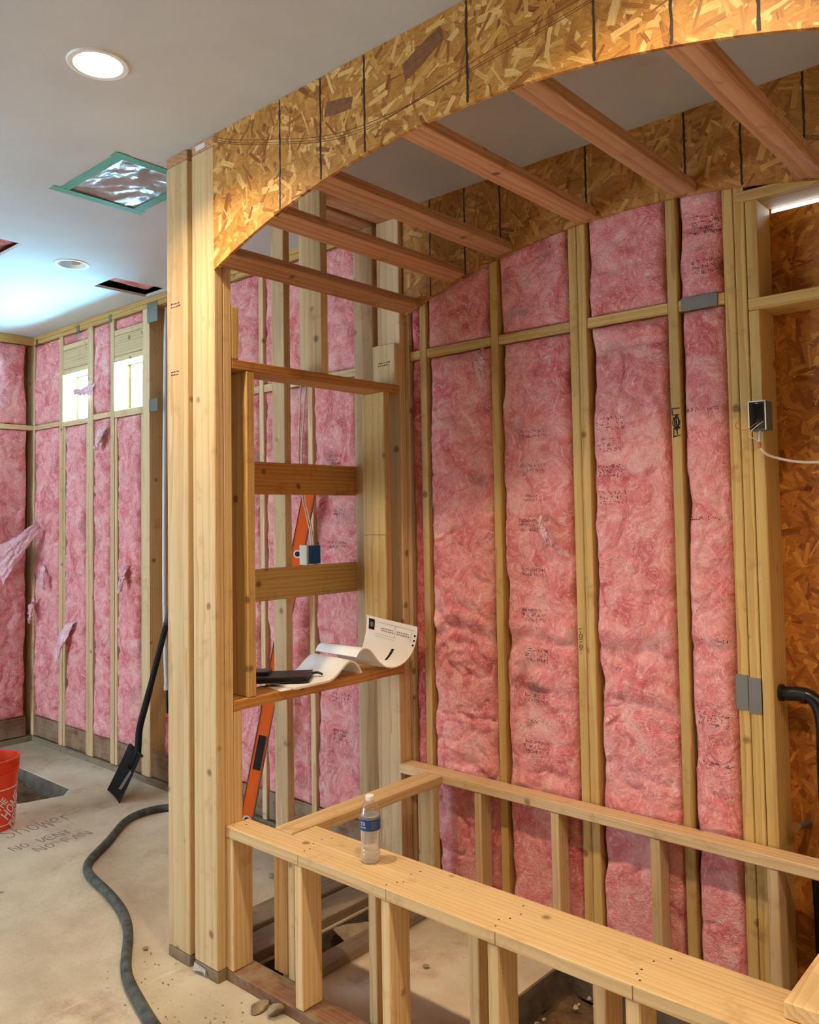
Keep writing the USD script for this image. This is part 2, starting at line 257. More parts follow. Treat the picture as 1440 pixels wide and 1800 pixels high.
# ------------------------------------------------------------------ floor, ground, ceiling, room walls
pit1 = sg.Polygon([(-6.1, 2.485), (-5.03, 2.485), (-4.93, 2.40), (-4.96, 2.29), (-4.99, 2.17), (-5.1, 2.08), (-5.4, 2.0), (-6.1, 2.0)])
pit2 = sg.Polygon([(-1.675, 2.07), (-.2, 2.07), (-.2, 2.72), (-1.665, 2.72)])
pit3 = sg.Polygon([(-2.512, 1.925), (-2.34, 1.925), (-2.345, 2.62), (-2.512, 2.62)])
slab = sg.box(-6.5, -2.6, 1.7, 3.0).difference(pit1).difference(pit2).difference(pit3)
fl = thing('floor', 'bare stained concrete slab floor with broken out pits', None, (0, 0, -.12), kind='structure')
m = prism(slab, .12); m.apply_translation((0, 0, -.12)); part(fl, 'slab', m, 'concrete')
def dirt_patch(x0, x1, y0, y1, z, amp, seed, res=.012):
    nx, ny = int((x1-x0)/res)+2, int((y1-y0)/res)+2
    gx, gy = np.meshgrid(np.linspace(x0, x1, nx), np.linspace(y0, y1, ny), indexing='ij')
    p = np.stack([gx, gy, 0*gx], -1)
    gz = z+amp*(fbm(p*7, 5, seed)-.5)*2+amp*.35*(fbm(p*40, 3, seed+9)-.5)
    V = np.c_[gx.ravel(), gy.ravel(), gz.ravel()]; i = np.arange(nx*ny).reshape(nx, ny)
    a, b, c, d = i[:-1, :-1].ravel(), i[1:, :-1].ravel(), i[1:, 1:].ravel(), i[:-1, 1:].ravel()
    V2 = V.copy(); V2[:, 2] = z-.12
    F = np.vstack([np.c_[a, b, c], np.c_[a, c, d]])
    return V, F
noisy('dirty_edge', S(84, 74, 64), S(124, 112, 98), 16, .9, .4, 60)
for pg in (pit1, pit2, pit3):
    m = prism(pg.buffer(-.0008).difference(pg.buffer(-.005)), .112); m.apply_translation((0, 0, -.118)); part(fl, 'broken_edge', m, 'dirty_edge', label='dark dirty broken edge of the slab')
soil = thing('ground', 'dark crumbly soil in the broken out slab pits', None, (0, 0, -.3), kind='structure')
part(soil, 'soil', dirt_patch(-6.2, -4.85, 1.9, 2.55, -.10, .045, 3), 'soil', smooth=True)
part(soil, 'soil', dirt_patch(-1.75, -.15, 2.0, 2.8, -.115, .03, 4), 'soil', smooth=True)
part(soil, 'soil', dirt_patch(-2.55, -2.3, 1.88, 2.68, -.11, .03, 6), 'soil', smooth=True)
holes = [sg.box(-3.40, 1.65, -2.94, 1.985), sg.box(-4.70, 2.465, -4.45, 2.815), sg.box(-4.60, 1.49, -4.234, 1.837)]
lamp_xy = LAMPS+[(-4.376, 2.167)]
ceil_poly = sg.box(-6.5, -2.6, 1.7, 3.0)
for h in holes: ceil_poly = ceil_poly.difference(h)
for x, y in lamp_xy: ceil_poly = ceil_poly.difference(sg.Point(x, y).buffer(.0765, 24))
m = prism(ceil_poly, .016); m.apply_translation((0, 0, ZC))
ce = thing('ceiling', 'smooth white painted ceiling with cut openings', None, (0, 0, ZC), kind='structure'); part(ce, 'board', m, 'drywall')
rf = thing('roof', 'roof deck above the ceiling', None, (0, 0, 3.45), kind='structure'); part(rf, 'deck', bx(-6.6, 1.8, -2.7, 3.1, 3.45, 3.5), 'bare_board')
part(rf, 'rim', cat([bx(-6.6, 1.8, -2.72, -2.66, 3.0, 3.45), bx(-6.6, 1.8, 2.98, 3.04, 3.07, 3.45), bx(-6.6, -6.54, -2.66, 2.98, 3.07, 3.45), bx(1.74, 1.8, -2.66, 2.98, 3.07, 3.45)]), 'bare_board')
wf = thing('wall_front', 'painted wall behind the viewer', None, (0, -2.6, 0), kind='structure'); part(wf, 'board', prism_xz(sg.box(-6.5, 0, 1.7, ZC).difference(sg.box(-6.25, .0, -4.75, 2.4)), -2.66, -2.6), 'wall_paint')
wr = thing('wall_right', 'painted wall at the right of the viewer', None, (1.7, 0, 0), kind='structure'); part(wr, 'board', bx(1.7, 1.76, -2.66, 3.0, 0, ZC), 'wall_paint')

# ------------------------------------------------------------------ insulation batts
def batt_mesh(x0, x1, z0, z1, yf, seed, res=.009, bulge=.014, top=None, folds=(), rough=1.0, depth=.12, clip=None):
    """front sheet of a fibreglass batt facing -y, with sides going back; top(x) limits it under a curve"""
    H = (z1-z0); nx, nz = max(8, int((x1-x0)/res)), max(8, int(H/res))
    u, v = np.meshgrid(np.linspace(0, 1, nx), np.linspace(0, 1, nz), indexing='ij')
    zz = z0+v*H; so = seed*3.17
    ew = min(.03, .16*(x1-x0)); e0 = .002+np.maximum(fbm(np.stack([zz*0+so, zz*6, zz*0], -1), 3, seed)-.42, 0)*ew*1.6; e1 = -.002-np.maximum(fbm(np.stack([zz*0+so+5, zz*6, zz*0], -1), 3, seed+1)-.42, 0)*ew*1.6; z0, z1 = z0+.0015, z1-.0015; H = z1-z0; zz = z0+v*H
    xx = x0+e0+(x1+e1-x0-e0)*u
    zt = np.full_like(zz, z1) if top is None else top(xx)
    zz = z0+v*(zt-z0)
    d = np.minimum(np.minimum(xx-x0-e0, x1+e1-xx), np.minimum(zz-z0, zt-zz)+.004)
    edge = 1-np.exp(-np.maximum(d, 0)/.014)
    p = np.stack([xx+so, zz*1.0, 0*xx+so*.7], -1)
    q = p+.10*(np.stack([fbm(p*5, 3, seed+2), fbm(p*5+9, 3, seed+3), 0*xx], -1)-.5)*2
    big = (fbm(q*np.array([5, 4, 1]), 3, seed+4)-.5)*2
    rd = 1-np.abs(2*noise(q*np.array([9, 7, 1]), seed+5)-1); rd2 = 1-np.abs(2*noise(q*np.array([19, 15, 1])+3.3, seed+6)-1)
    med = (fbm(q*22, 3, seed+7)-.5)*2; fine = (fbm(q*70, 3, seed+8)-.5)*2
    h = bulge+rough*(.012*big-.013*rd**6-.008*rd2**6+.0075*med+.0042*fine)
    for zf, a, w in folds:
        zc = zf+.05*math.sin(seed*1.7)+.11*(fbm(np.stack([xx*6+so, 0*xx, 0*xx], -1), 3, seed+11)-.5)
        a = a*.6; h = h-a*np.exp(-((zz-zc)/w)**2)+a*.8*np.exp(-((zz-zc-2.2*w)/(1.8*w))**2)
    yy = yf+.026*(1-edge)-h*edge
    yy = np.minimum(yy, yf+.09)
    if clip is not None: yy = clip(xx, yy, zz)
    V = np.stack([xx, yy, zz], -1).reshape(-1, 3); i = np.arange(nx*nz).reshape(nx, nz)
    a, b, c, dd = i[:-1, :-1].ravel(), i[1:, :-1].ravel(), i[1:, 1:].ravel(), i[:-1, 1:].ravel()
    F = [np.c_[a, b, c], np.c_[a, c, dd]]
    ring = np.concatenate([i[:, 0], i[-1, 1:], i[-2::-1, -1], i[0, -2:0:-1]])
    B = V[ring].copy(); B[:, 1] = yf+depth; k = len(ring); o = len(V)+np.arange(k)
    r2, o2 = np.roll(ring, -1), np.roll(o, -1)
    F += [np.c_[ring, o, o2], np.c_[ring, o2, r2]]
    V = np.vstack([V, B])
    return (V, np.vstack(F)), V[:nx*nz].reshape(nx, nz, 3)
def fibres(parent, G, n, seed, w=.0009):
    rng = np.random.default_rng(seed); nx, nz = G.shape[:2]; pts, cnt, wid = [], [], []
    L = np.linalg.norm(G[min(1, nx-1), 0]-G[0, 0])+1e-9
    for _ in range(n):
        a, b = rng.uniform(2, nx-3), rng.uniform(2, nz-3); an = rng.uniform(0, 6.28); tw = rng.normal(0, .22); k = rng.integers(7, 16); P = []
        lift = rng.uniform(.001, .006); q = G[int(a), int(b)]
        if q[0] > -2.5 and (q[2] < .66 or q[2] > arch(q[0])-.1): continue
        for j in range(k):
            ia, ib = int(np.clip(a, 1, nx-2)), int(np.clip(b, 1, nz-2)); fa, fb = np.clip(a-ia, 0, 1), np.clip(b-ib, 0, 1)
            q = (G[ia, ib]*(1-fa)+G[ia+1, ib]*fa)*(1-fb)+(G[ia, ib+1]*(1-fa)+G[ia+1, ib+1]*fa)*fb
            P.append(q+np.array([0, -lift-.002*math.sin(j*.7+an), 0])); a += math.cos(an)*.9; b += math.sin(an)*.9; an += tw+rng.normal(0, .12)
        pts += P; cnt.append(int(k)); wid += list(np.linspace(w, w*.5, k))
    c = UsdGeom.BasisCurves.Define(stage, fresh(parent, 'loose_fibre')); c.CreateTypeAttr('linear')
    c.CreatePointsAttr(Vt.Vec3fArray.FromNumpy((np.array(pts)-base_of[parent]).astype(np.float32))); c.CreateCurveVertexCountsAttr(Vt.IntArray(cnt))
    c.CreateWidthsAttr(Vt.FloatArray([float(x) for x in wid])); c.SetWidthsInterpolation('vertex')
    UsdShade.MaterialBindingAPI.Apply(c.GetPrim()).Bind(MAT['fibre']); meta(c.GetPrim(), label='pale curled glass fibres on the surface', kind='stuff')
def print_marks(parent, G, xs, zs, seed, w=.11):
    """faded dot-matrix print on the batt, as in the photograph too broken up to read"""
    rng = np.random.default_rng(seed); ms = []
    X, Z = G[:, 0, 0], G[0, :, 2]; nx, nz = G.shape[:2]
    def y_at(x, z):
        i = int(np.clip((x-G[0, 0, 0])/(G[-1, 0, 0]-G[0, 0, 0])*(nx-1), 0, nx-1)); k = int(np.clip((z-G[0, 0, 2])/(G[i, -1, 2]-G[0, 0, 2])*(nz-1), 0, nz-1)); return G[i, k, 1]
    for z in zs:
        for row in range(rng.integers(1, 4)):
            zr = z-row*.019; x = xs-w/2+rng.uniform(-.01, .01); end = xs+w/2
            while x < end:
                for dy in range(3):
                    if rng.random() < .5:
                        ww = rng.uniform(.002, .0045); zz = zr-dy*.0042
                        y = y_at(x, zz)-.0022
                        ms.append(bx(x, x+ww, y-.0007, y+.0007, zz, zz+.0028, .0003))
                x += rng.choice([.0058, .0058, .0058, .012])
    part(parent, 'printed_mark', cat(ms), 'ink', label='faded dark dot print across the pink batt', kind='stuff')
arc_c, arc_R = -1.40, 3.04
def arch(x): x = np.asarray(x, float); return 2.77-arc_R+np.sqrt(np.maximum(arc_R**2-(x-arc_c)**2, 0))
BATTS = []
def alcove_clip(x, y, z):
    """batts of the alcove stay behind the tub deck's rear ledge and behind the header's back panel"""
    y = np.maximum(y, 2.8395-.2*np.clip((z-.552)/.08, 0, 1)); return np.where(z > arch(x)-.012, np.maximum(y, 2.8395), y)
RAG = {24: 1.7, 50: 1.25}
def batt(x0, x1, z0, z1, label, seed, mat_='fluff', nf=0, marks=None, yf=YB+.004, **k):
    if seed in RAG: k['rough'] = RAG[seed]
    m, G = batt_mesh(x0, x1, z0, z1, yf, seed, **k)
    loc = ((x0+x1)/2, YB+.06, z0)
    t = thing('insulation_batt', label, 'insulation', loc)
    bt = part(t, 'batt', m, mat_, smooth=True)
    if nf: fibres(bt, G, nf, seed)
    if marks: print_marks(bt, G, marks[0], marks[1], seed+50)
    return t

# ------------------------------------------------------------------ outer wall (one long wall at the back of alcove and left room)
wb = thing('wall_back', 'long outer wall of open wood studs over strand board sheathing', None, (0, YB, 0), kind='structure')
sh = sg.box(-6.5, -.1, 1.7, 3.45)
for w in (sg.box(-5.853, 2.372, -5.503, 2.706), sg.box(-5.118, 2.381, -4.786, 2.70), sg.box(-.925, 2.676, -.40, 2.690)): sh = sh.difference(w)
part(wb, 'sheathing', prism_xz(sh.intersection(sg.box(-7, -1, -1.0, 4)), YS, YS+.013), 'bare_board'); part(wb, 'sheathing', prism_xz(sh.intersection(sg.box(-.9999, -1, 3, 4)), YS, YS+.013), 'osb_old')
def stud(x0, x1, z0=.04, z1=3.0, tone='yellow', y0=YB, y1=YS, parent=None, name='stud', label=None, ax='z'):
    return part(parent or wb, name, bx(x0, x1, y0, y1, z0, z1), f'{tone}_{ax}', label=label)
def blk(x0, x1, z0, z1, tone='yellow', y0=YB+.003, y1=YS, name='blocking', label=None):
    return part(wb, name, bx(x0, x1, y0, y1, z0, z1), f'{tone}_x', label=label)
# alcove studs
ST = [(-2.538, -2.499, 'pale'), (-2.431, -2.393, 'yellow'), (-2.036, -1.998, 'yellow'), (-1.654, -1.617, 'yellow'), (-1.615, -1.578, 'yellow'), (-1.251, -1.213, 'yellow'), (-1.045, -1.008, 'yellow'), (-1.006, -.970, 'yellow')]
for a, b, t in ST:
    stud(a, b, tone=t, z1=float(arch(a))+.05 if a > -2.5 else 3.0)
stud(-.967, -.930, z1=2.315); stud(-.967, -.930, z0=2.355, z1=2.69, label='short stud above the rough opening header')
blk(-.967, -.30, 2.315, 2.355, y0=YB-.002, name='header', label='flat board across the top of the boarded opening')
blk(-1.006, -.30, 2.69, 2.728, y0=YB-.002, name='header')
blk(-2.499, -2.431, 2.356, 2.396); blk(-2.393, -2.036, 2.356, 2.396); blk(-1.998, -1.654, 2.356, 2.396); blk(-1.578, -1.251, 2.356, 2.396); blk(-1.213, -1.045, 2.356, 2.396)
part(wb, 'nail_plate', bx(-1.20, -1.07, YB-.003, YB+.002, 2.352, 2.40, .001), 'metal', label='dull metal strap over the blocking')
npl = [bx(-1.052, -1.011, YB-.004, YB+.001, .975, 1.092, .001), bx(-1.009, -.968, YB-.004, YB+.001, .968, 1.085, .001)]
for q in npl:
    k = part(wb, 'nail_plate', q, 'metal', label='grey galvanised nail plate on the double stud')
# studs seen through the niche and in the left room
for a, b in ((-3.985, -3.947), (-3.594, -3.556), (-3.20, -3.162), (-2.82, -2.782)): stud(a, b, tone='pale')
for a, b in ((-3.947, -3.594), (-3.556, -3.20), (-3.162, -2.82), (-2.782, -2.538)): blk(a, b, 2.33, 2.37, 'pale')
for a, b in ((-6.45, -6.328), (-5.92, -5.868), (-5.50, -5.425), (-5.187, -5.140), (-4.782, -4.70)): stud(a, b, tone='pale')
stud(-4.30, -4.262, tone='pale')
for a, b in ((-6.328, -5.92), (-5.425, -5.187)): blk(a, b, 2.345, 2.383, 'pale')
for a, b, zt in ((-5.868, -5.50, 2.706), (-5.14, -4.782, 2.70)):
    blk(a, b, 2.333, 2.37 if a < -5.5 else 2.379, 'pale', name='sill'); blk(a, b, zt+.004, zt+.042, 'pale', name='header_plate'); blk(a, b, zt+.044, zt+.182, 'pale', name='header'); blk(a, b, zt+.184, zt+.222, 'pale', name='header_plate')
    stud(a, a+.03, z1=2.33, tone='pale', y0=YB+.006, label='cripple stud below the small window'); stud(b-.03, b, z1=2.33, tone='pale', y0=YB+.006, label='cripple stud below the small window')
part(wb, 'top_plate', bx(-6.45, -2.54, YB-.002, YS, 3.0, 3.032), 'yellow_x'); part(wb, 'top_plate', bx(-6.45, -2.54, YB-.002, YS, 3.033, ZC-.001), 'yellow_x')
part(wb, 'sole_plate', bx(-6.45, -.1, YB-.004, YS, 0, .038), 'grey_x')
for a, b in ((-6.328, -5.92), (-5.868, -5.50), (-5.425, -5.187), (-5.14, -4.782), (-4.70, -4.30), (-4.262, -3.985), (-3.947, -3.594), (-3.556, -3.20), (-3.162, -2.82), (-2.782, -2.538)):
    part(wb, 'base_board', bx(a+.003, b-.003, YB+.012, YB+.05, .045, .19), 'redwood_x', label='brown board between the stud feet')
part(wb, 'back_panel', bx(-4.70, -4.30, YS-.02, YS-.001, .2, 3.0), 'orange_z', label='bare brown board at the back of the pipe bay')
part(wb, 'blocking', bx(-4.60, -4.30, YB+.085, YS-.02, 2.36, 2.40), 'pale_x')
part(wb, 'nail_plate', bx(-4.70, -4.60, YB-.004, YB-.001, 2.33, 2.41, .001), 'metal', label='bright metal plate beside the white pipes')
part(wb, 'strap', bx(-4.72, -4.60, YB-.004, YB-.001, 2.90, 3.03, .001), 'metal', label='grey metal strap over the top plate')
for x in (-6.28, -5.63, -5.18): part(wb, 'strap', bx(x-.018, x+.018, YB-.005, YB-.0025, 2.985, 3.04, .001), 'metal', label='small metal clip on the top plate')
# ink on two studs
def strokes(parent, segs, o, ux, uz, w, mat_, name, nrm=(0, -1, 0), label=None):
    o, ux, uz = map(lambda q: np.array(q, float), (o, ux, uz)); ms = []
    for s in segs:
        P = np.array([o+ux*a+uz*b for a, b in s])
        if len(P) == 2: P = np.linspace(P[0], P[1], 4)
        ms.append(ribbon(P, w, nrm))
    return part(parent, name, cat(ms), mat_, label=label)
circ = lambda cx, cy, rx, ry, n=14: [(cx+rx*math.cos(t), cy+ry*math.sin(t)) for t in np.linspace(0, 6.4, n)]
strokes(wb, [[(0, 1), (1, 1)], [(.08, .78), (.9, .78)], [(.05, 1), (.08, .78)], circ(.5, .52, .42, .17), circ(.55, .5, .25, .26), [(.1, .32), (.95, .34)], [(.1, .7), (.9, .3)], [(.55, .8), (.5, .3)], [(.1, .04), (.95, .07)], [(.2, .3), (.15, 0)], [(.6, .3), (.6, .1)]],
        (-1.247, YB-.0008, 1.905), (.031, 0, 0), (0, 0, .105), .0038, 'marker', 'scribble', label='black marker scribble on the stud')
strokes(wb, [[(0, .95), (.5, 1)], [(.2, .9), (.3, .8)], circ(.3, .7, .25, .07), [(0, .55), (.6, .6)], [(.1, .45), (.5, .5)], circ(.3, .3, .2, .06), [(.1, .15), (.5, .2)], [(.3, .02), (.35, .05)]],
        (-1.648, YB-.0008, 1.10), (.03, 0, 0), (0, 0, .10), .0022, 'marker', 'pencil_note', label='small dark handwritten note on the stud')
# windows
for i, (a, b, z0, z1) in enumerate(((-5.853, -5.503, 2.372, 2.706), (-5.118, -4.786, 2.381, 2.70))):
    w = thing(f'window_{i+1}', f'small bright square window high in the outer wall, {"nearer the corner" if i == 0 else "nearer the pipes"}', None, ((a+b)/2, YS-.02, z0), kind='structure')
    t = .018
    part(w, 'window_frame', cat([bx(a, a+t, YS-.03, YS+.02, z0, z1), bx(b-t, b, YS-.03, YS+.02, z0, z1), bx(a+t, b-t, YS-.03, YS+.02, z0, z0+t), bx(a+t, b-t, YS-.03, YS+.02, z1-t, z1)]), 'vinyl')
    part(w, 'pane', bx(a+t, b-t, YS-.006, YS-.002, z0+t, z1-t, .0005), 'pane')
# left wall
wl = thing('wall_left', 'left wall of open studs filled with pink insulation', None, (XL, 0, 0), kind='structure')
part(wl, 'sheathing', bx(XL-.155, XL-.14, -2.6, 3.0, 0, ZC), 'bare_board')
for y0 in (1.95, 2.30): part(wl, 'stud', bx(XL-.14, XL, y0, y0+.038, .04, 3.0), 'pale_z')
part(wl, 'blocking', bx(XL-.14, XL-.003, 2.338, 2.84, 2.345, 2.383), 'pale_y'); part(wl, 'top_plate', bx(XL-.14, XL+.002, 1.95, 2.84, 3.0, ZC-.001), 'yellow_y')
part(wl, 'sole_plate', bx(XL-.14, XL+.004, 1.95, 2.84, 0, .038), 'grey_y'); part(wl, 'base_board', bx(XL-.05, XL-.012, 2.34, 2.80, .045, .19), 'redwood_y')
part(wl, 'board', bx(XL-.14, XL, -2.6, 1.949, 0, ZC), 'wall_paint')
def flap(pts, wd0, side, seed, taper=.75, th=.012):
    """a soft torn sheet of fibreglass curling along pts"""
    u, vv = np.meshgrid(np.linspace(0, 1, 40), np.linspace(-1, 1, 24), indexing='ij'); P = spline(pts, 40); q = np.stack([u*6+seed, vv*3, u*0], -1)
    wd = wd0*(1-taper*u)*(1+.6*(fbm(q, 3, seed)-.5)); V = P[:, None, :]+.03*np.stack([fbm(q*1.7, 3, seed+1)-.5, fbm(q*1.7, 3, seed+2)-.5, fbm(q*1.7, 3, seed+3)-.5], -1)+wd[..., None]*vv[..., None]*np.array(side)
    i = np.arange(40*24).reshape(40, 24); a, b, c, d = i[:-1, :-1].ravel(), i[1:, :-1].ravel(), i[1:, 1:].ravel(), i[:-1, 1:].ravel(); F = np.vstack([np.c_[a, b, c], np.c_[a, c, d]])
    N = np.cross(np.gradient(V, axis=0), np.gradient(V, axis=1)); N /= np.linalg.norm(N, axis=2)[..., None]+1e-9
    edge = np.minimum(np.minimum(u, 1-u)*8, (1-np.abs(vv))*5).clip(.12, 1)[..., None]; Vf, Vb = (V+N*th*.5*edge).reshape(-1, 3), (V-N*th*.5*edge).reshape(-1, 3)
    ring = np.concatenate([i[:, 0], i[-1, 1:], i[-2::-1, -1], i[0, -2:0:-1]]); r2 = np.roll(ring, -1); n = len(Vf)
    return np.vstack([Vf, Vb]), np.vstack([F, F[:, ::-1]+n, np.c_[ring, ring+n, r2+n], np.c_[ring, r2+n, r2]])
def turned(m):
    """turn a batt facing -y into one facing +x on the left wall"""
    v, f = m; return np.c_[-(v[:, 1]-YB)+XL, v[:, 0], v[:, 2]], f[:, ::-1]
for z0, z1, lab, sd in ((.19, 2.345, 'tall pink batt on the left wall beside the room corner, loose flap hanging', 71), (2.383, 3.0, 'short pink batt on the left wall above the blocking, at the room corner', 72)):
    m, G = batt_mesh(2.34, 2.80, z0, z1, YB+.004, sd, bulge=.02)
    t = thing('insulation_batt', lab, 'insulation', (XL-.06, 2.57, z0)); v, f = turned(m)
    part(t, 'batt', (v, f[:, ::-1]), 'fluff', smooth=True)
    if sd == 71:
        part(t, 'torn_flap', flap([(XL+.0, 2.60, 1.36), (XL+.10, 2.56, 1.33), (XL+.16, 2.62, 1.42), (XL+.20, 2.72, 1.54), (XL+.19, 2.80, 1.62)], .14, (.05, .25, -.9), 5), 'fluff_pale', smooth=True)

# alcove batts, lower and upper rows, from the left
zb0, zb1 = 2.356, 2.396
up_ = lambda x: arch(x)+.03
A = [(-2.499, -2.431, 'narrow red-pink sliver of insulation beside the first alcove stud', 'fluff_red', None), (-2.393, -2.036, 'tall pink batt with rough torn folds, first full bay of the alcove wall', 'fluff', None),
     (-1.998, -1.654, 'tall pink batt with a column of dark print, second full bay of the alcove wall', 'fluff', (-1.84, [1.98, 1.84, 1.72, 1.62, 1.42, 1.26, 1.10, .92, .82, .74])), (-1.578, -1.251, 'tall pink batt with print near its top, third full bay of the alcove wall', 'fluff', (-1.49, [2.0, 1.92, 1.82, 1.72])),
     (-1.213, -1.045, 'narrow tall pink batt left of the double stud with nail plates', 'fluff', (-1.13, [2.0, 1.62, 1.2, .95, .78]))]
for j, (a, b, lab, mt, mk) in enumerate(A):
    fo = [[], [(1.13, .03, .03), (1.22, .02, .02), (.55, .012, .03)], [(1.14, .022, .025), (.93, .014, .02), (.62, .012, .03)], [(1.13, .03, .035), (.93, .018, .03), (2.28, .02, .02), (.36, .02, .03)], [(1.16, .018, .02), (1.42, .012, .03), (.36, .01, .02)]][j]
    t_ = batt(a, b, .04, zb0, lab, 11+j*13, mt, nf=0 if j == 0 else 420, marks=mk, clip=alcove_clip, folds=fo, bulge=[.004, .012, .014, .016, .012][j], res=.0075)
    if j == 1: part(t_, 'torn_flap', flap([(-2.085, 2.815, 2.335), (-2.065, 2.795, 2.28), (-2.045, 2.785, 2.22), (-2.03, 2.79, 2.18)], .032, (.9, 0, .45), 41, th=.008), 'fluff_pale', smooth=True)
    if j == 2: part(t_, 'torn_flap', flap([(-1.79, 2.81, 1.63), (-1.77, 2.79, 1.58), (-1.745, 2.785, 1.54), (-1.72, 2.79, 1.52)], .016, (.6, 0, .8), 42, taper=.3, th=.006), 'fluff_pale', smooth=True)
U = ['reddish scrap of insulation above the blocking, beside the first alcove stud', 'pink batt above the blocking in the first full alcove bay, under the low arch end', 'pink batt above the blocking in the second full alcove bay, bulging at its top',
     'pink batt above the blocking in the third full alcove bay, right of the double stud', 'narrow pink batt with print, above the metal strap under the arch']
for j, (a, b, lab, mt, mk) in enumerate(A):
    z1 = float(arch((a+b)/2))+.03
    batt(a, b, zb1, z1, U[j], 111+j*17, mt, nf=0 if j == 0 else 90, marks=(-1.10, [2.68, 2.66, 2.52]) if j == 4 else None, top=up_, clip=alcove_clip, bulge=.008, res=.0075)
# batts seen through the niche
NB = [(-3.947, -3.594, 'pink batt in the leftmost bay seen through the niche'), (-3.556, -3.20, 'pink batt behind the single free standing stud in the niche'), (-3.162, -2.82, 'wide pink batt seen in the right half of the niche'), (-2.782, -2.538, 'narrow pink batt behind the end studs of the partition walls')]
for j, (a, b, lab) in enumerate(NB):
    batt(a, b, .19, 2.33, lab+', lower row', 301+j*19, nf=120 if j < 3 else 0, marks=(-2.98, [2.1, 1.95, 1.68, 1.52, .95, .78, .6]) if j == 2 else None, bulge=.014, folds=[(1.1, .015, .03)])
    batt(a, b, 2.37, 3.0, lab+', upper row', 401+j*19, bulge=.012, folds=[(2.68, .02, .02)])
# left room batts
LB = [(-6.328, -5.92, .19, 2.345, 'tall pink batt right of the room corner, from floor board to blocking'), (-6.328, -5.92, 2.383, 3.0, 'pink batt right of the room corner, above the blocking'),
      (-5.838, -5.53, .19, 2.333, 'tall pink batt below the small window nearer the corner'), (-5.868, -5.50, 2.93, 3.0, 'low strip of pink insulation over the header of the window nearer the corner'),
      (-5.425, -5.187, .19, 2.345, 'narrow tall pink batt between the bays of the two windows, below the blocking'), (-5.425, -5.187, 2.383, 3.0, 'narrow pink batt between the two small windows'),
      (-5.11, -4.812, .19, 2.333, 'tall pink batt below the small window nearer the pipes'), (-5.14, -4.782, 2.925, 3.0, 'low strip of pink insulation over the header of the window nearer the pipes'),
      (-4.262, -3.985, .19, 3.0, 'tall pink batt in the bay right of the pipes, behind the front posts')]
FLAP = {0: [([(-6.26, 2.80, 1.05), (-6.23, 2.775, .99), (-6.20, 2.76, .95), (-6.22, 2.77, .90)], .05, (.8, 0, .6), 21), ([(-6.10, 2.81, 1.32), (-6.06, 2.785, 1.24), (-6.02, 2.775, 1.15)], .035, (.9, 0, .3), 22)],
        2: [([(-5.70, 2.815, .93), (-5.74, 2.79, .84), (-5.76, 2.765, .74), (-5.78, 2.76, .66)], .085, (.95, 0, .2), 23)], 4: [([(-5.24, 2.82, 2.27), (-5.25, 2.795, 2.20), (-5.27, 2.78, 2.12)], .05, (.95, 0, .2), 24)],
        5: [([(-5.36, 2.81, 2.56), (-5.44, 2.79, 2.54), (-5.52, 2.785, 2.545), (-5.60, 2.79, 2.56)], .035, (0, .1, 1.), 25)], 6: [([(-4.95, 2.81, 1.35), (-4.93, 2.78, 1.27), (-4.95, 2.77, 1.18)], .05, (.95, 0, .2), 26)]}
for j, (a, b, z0, z1, lab) in enumerate(LB):
    t_ = batt(a, b, z0, z1, lab, 501+j*23, bulge=.018, nf=160 if z1-z0 > 1 and a > -6.4 else 0, rough=1.25, folds=[(1.25, .02, .03), (.8, .015, .03)] if z1-z0 > 1 else ())
    for fp_ in FLAP.get(j, []): part(t_, 'torn_flap', flap(*fp_), 'fluff_pale', smooth=True)

# ------------------------------------------------------------------ partition walls A and B (run in depth), with the niche in B
pa = thing('partition_frame', 'left of the two parallel wood stud partitions, seen end on at its two-by-six front post', 'wall framing', (-2.76, 2.3, 0))
part(pa, 'sole_plate', bx(-2.83, -2.69, YF, 2.838, 0, .04), 'grey_y'); part(pa, 'top_plate', bx(-2.83, -2.69, YF, 2.838, 3.026, ZC-.001), 'pink_y')
part(pa, 'stud', bx(-2.83, -2.69, YF, YF+.038, .042, 3.024), 'fir_z', label='tall front post of the left partition')
part(pa, 'stud', bx(-2.815, -2.688, 2.80, 2.838, .042, 3.024), 'pale_z', label='end stud against the outer wall')
part(pa, 'stud', bx(-2.945, -2.857, 2.40, 2.438, 0, ZC-.002), 'pale_z', label='single two-by-four stud standing behind the niche boards')
part(pa, 'blocking', bx(-2.853, -2.816, 1.84, 2.835, 1.745, 1.884), 'orange_y', label='upper flat board behind the niche')
part(pa, 'blocking', bx(-2.853, -2.816, 1.84, 2.835, 1.290, 1.427), 'yellow_y', label='lower flat board behind the niche')
pb = thing('partition_frame', 'right partition of wood studs with the framed niche, beside the tub alcove', 'wall framing', (-2.588, 2.3, 0))
XA, XB = -2.658, -2.518
part(pb, 'sole_plate', bx(XA, XB, YF, 2.838, 0, .04), 'grey_y'); part(pb, 'top_plate', bx(XA, XB, YF, 2.838, 3.026, ZC-.001), 'pink_y')
part(pb, 'stud', bx(XA, XB, YF, 1.825, .042, 3.024), 'fir_z', label='tall front post of the right partition')
part(pb, 'stud', bx(XA, XB, 1.826, 1.863, .042, 3.024), 'fir_z')
part(pb, 'stud', bx(XA, XB, 2.801, 2.838, .042, 3.024), 'pale_z')
part(pb, 'cripple_stud', bx(XA, XB, 1.864, 1.901, .042, .937), 'fir_z'); part(pb, 'cripple_stud', bx(XA, XB, 1.864, 1.898, 2.24, 2.437), 'yellow_z')
part(pb, 'niche_header', bx(XA, XB, 1.864, 2.80, 2.202, 2.239), 'orange_y', label='flat board forming the top of the niche')
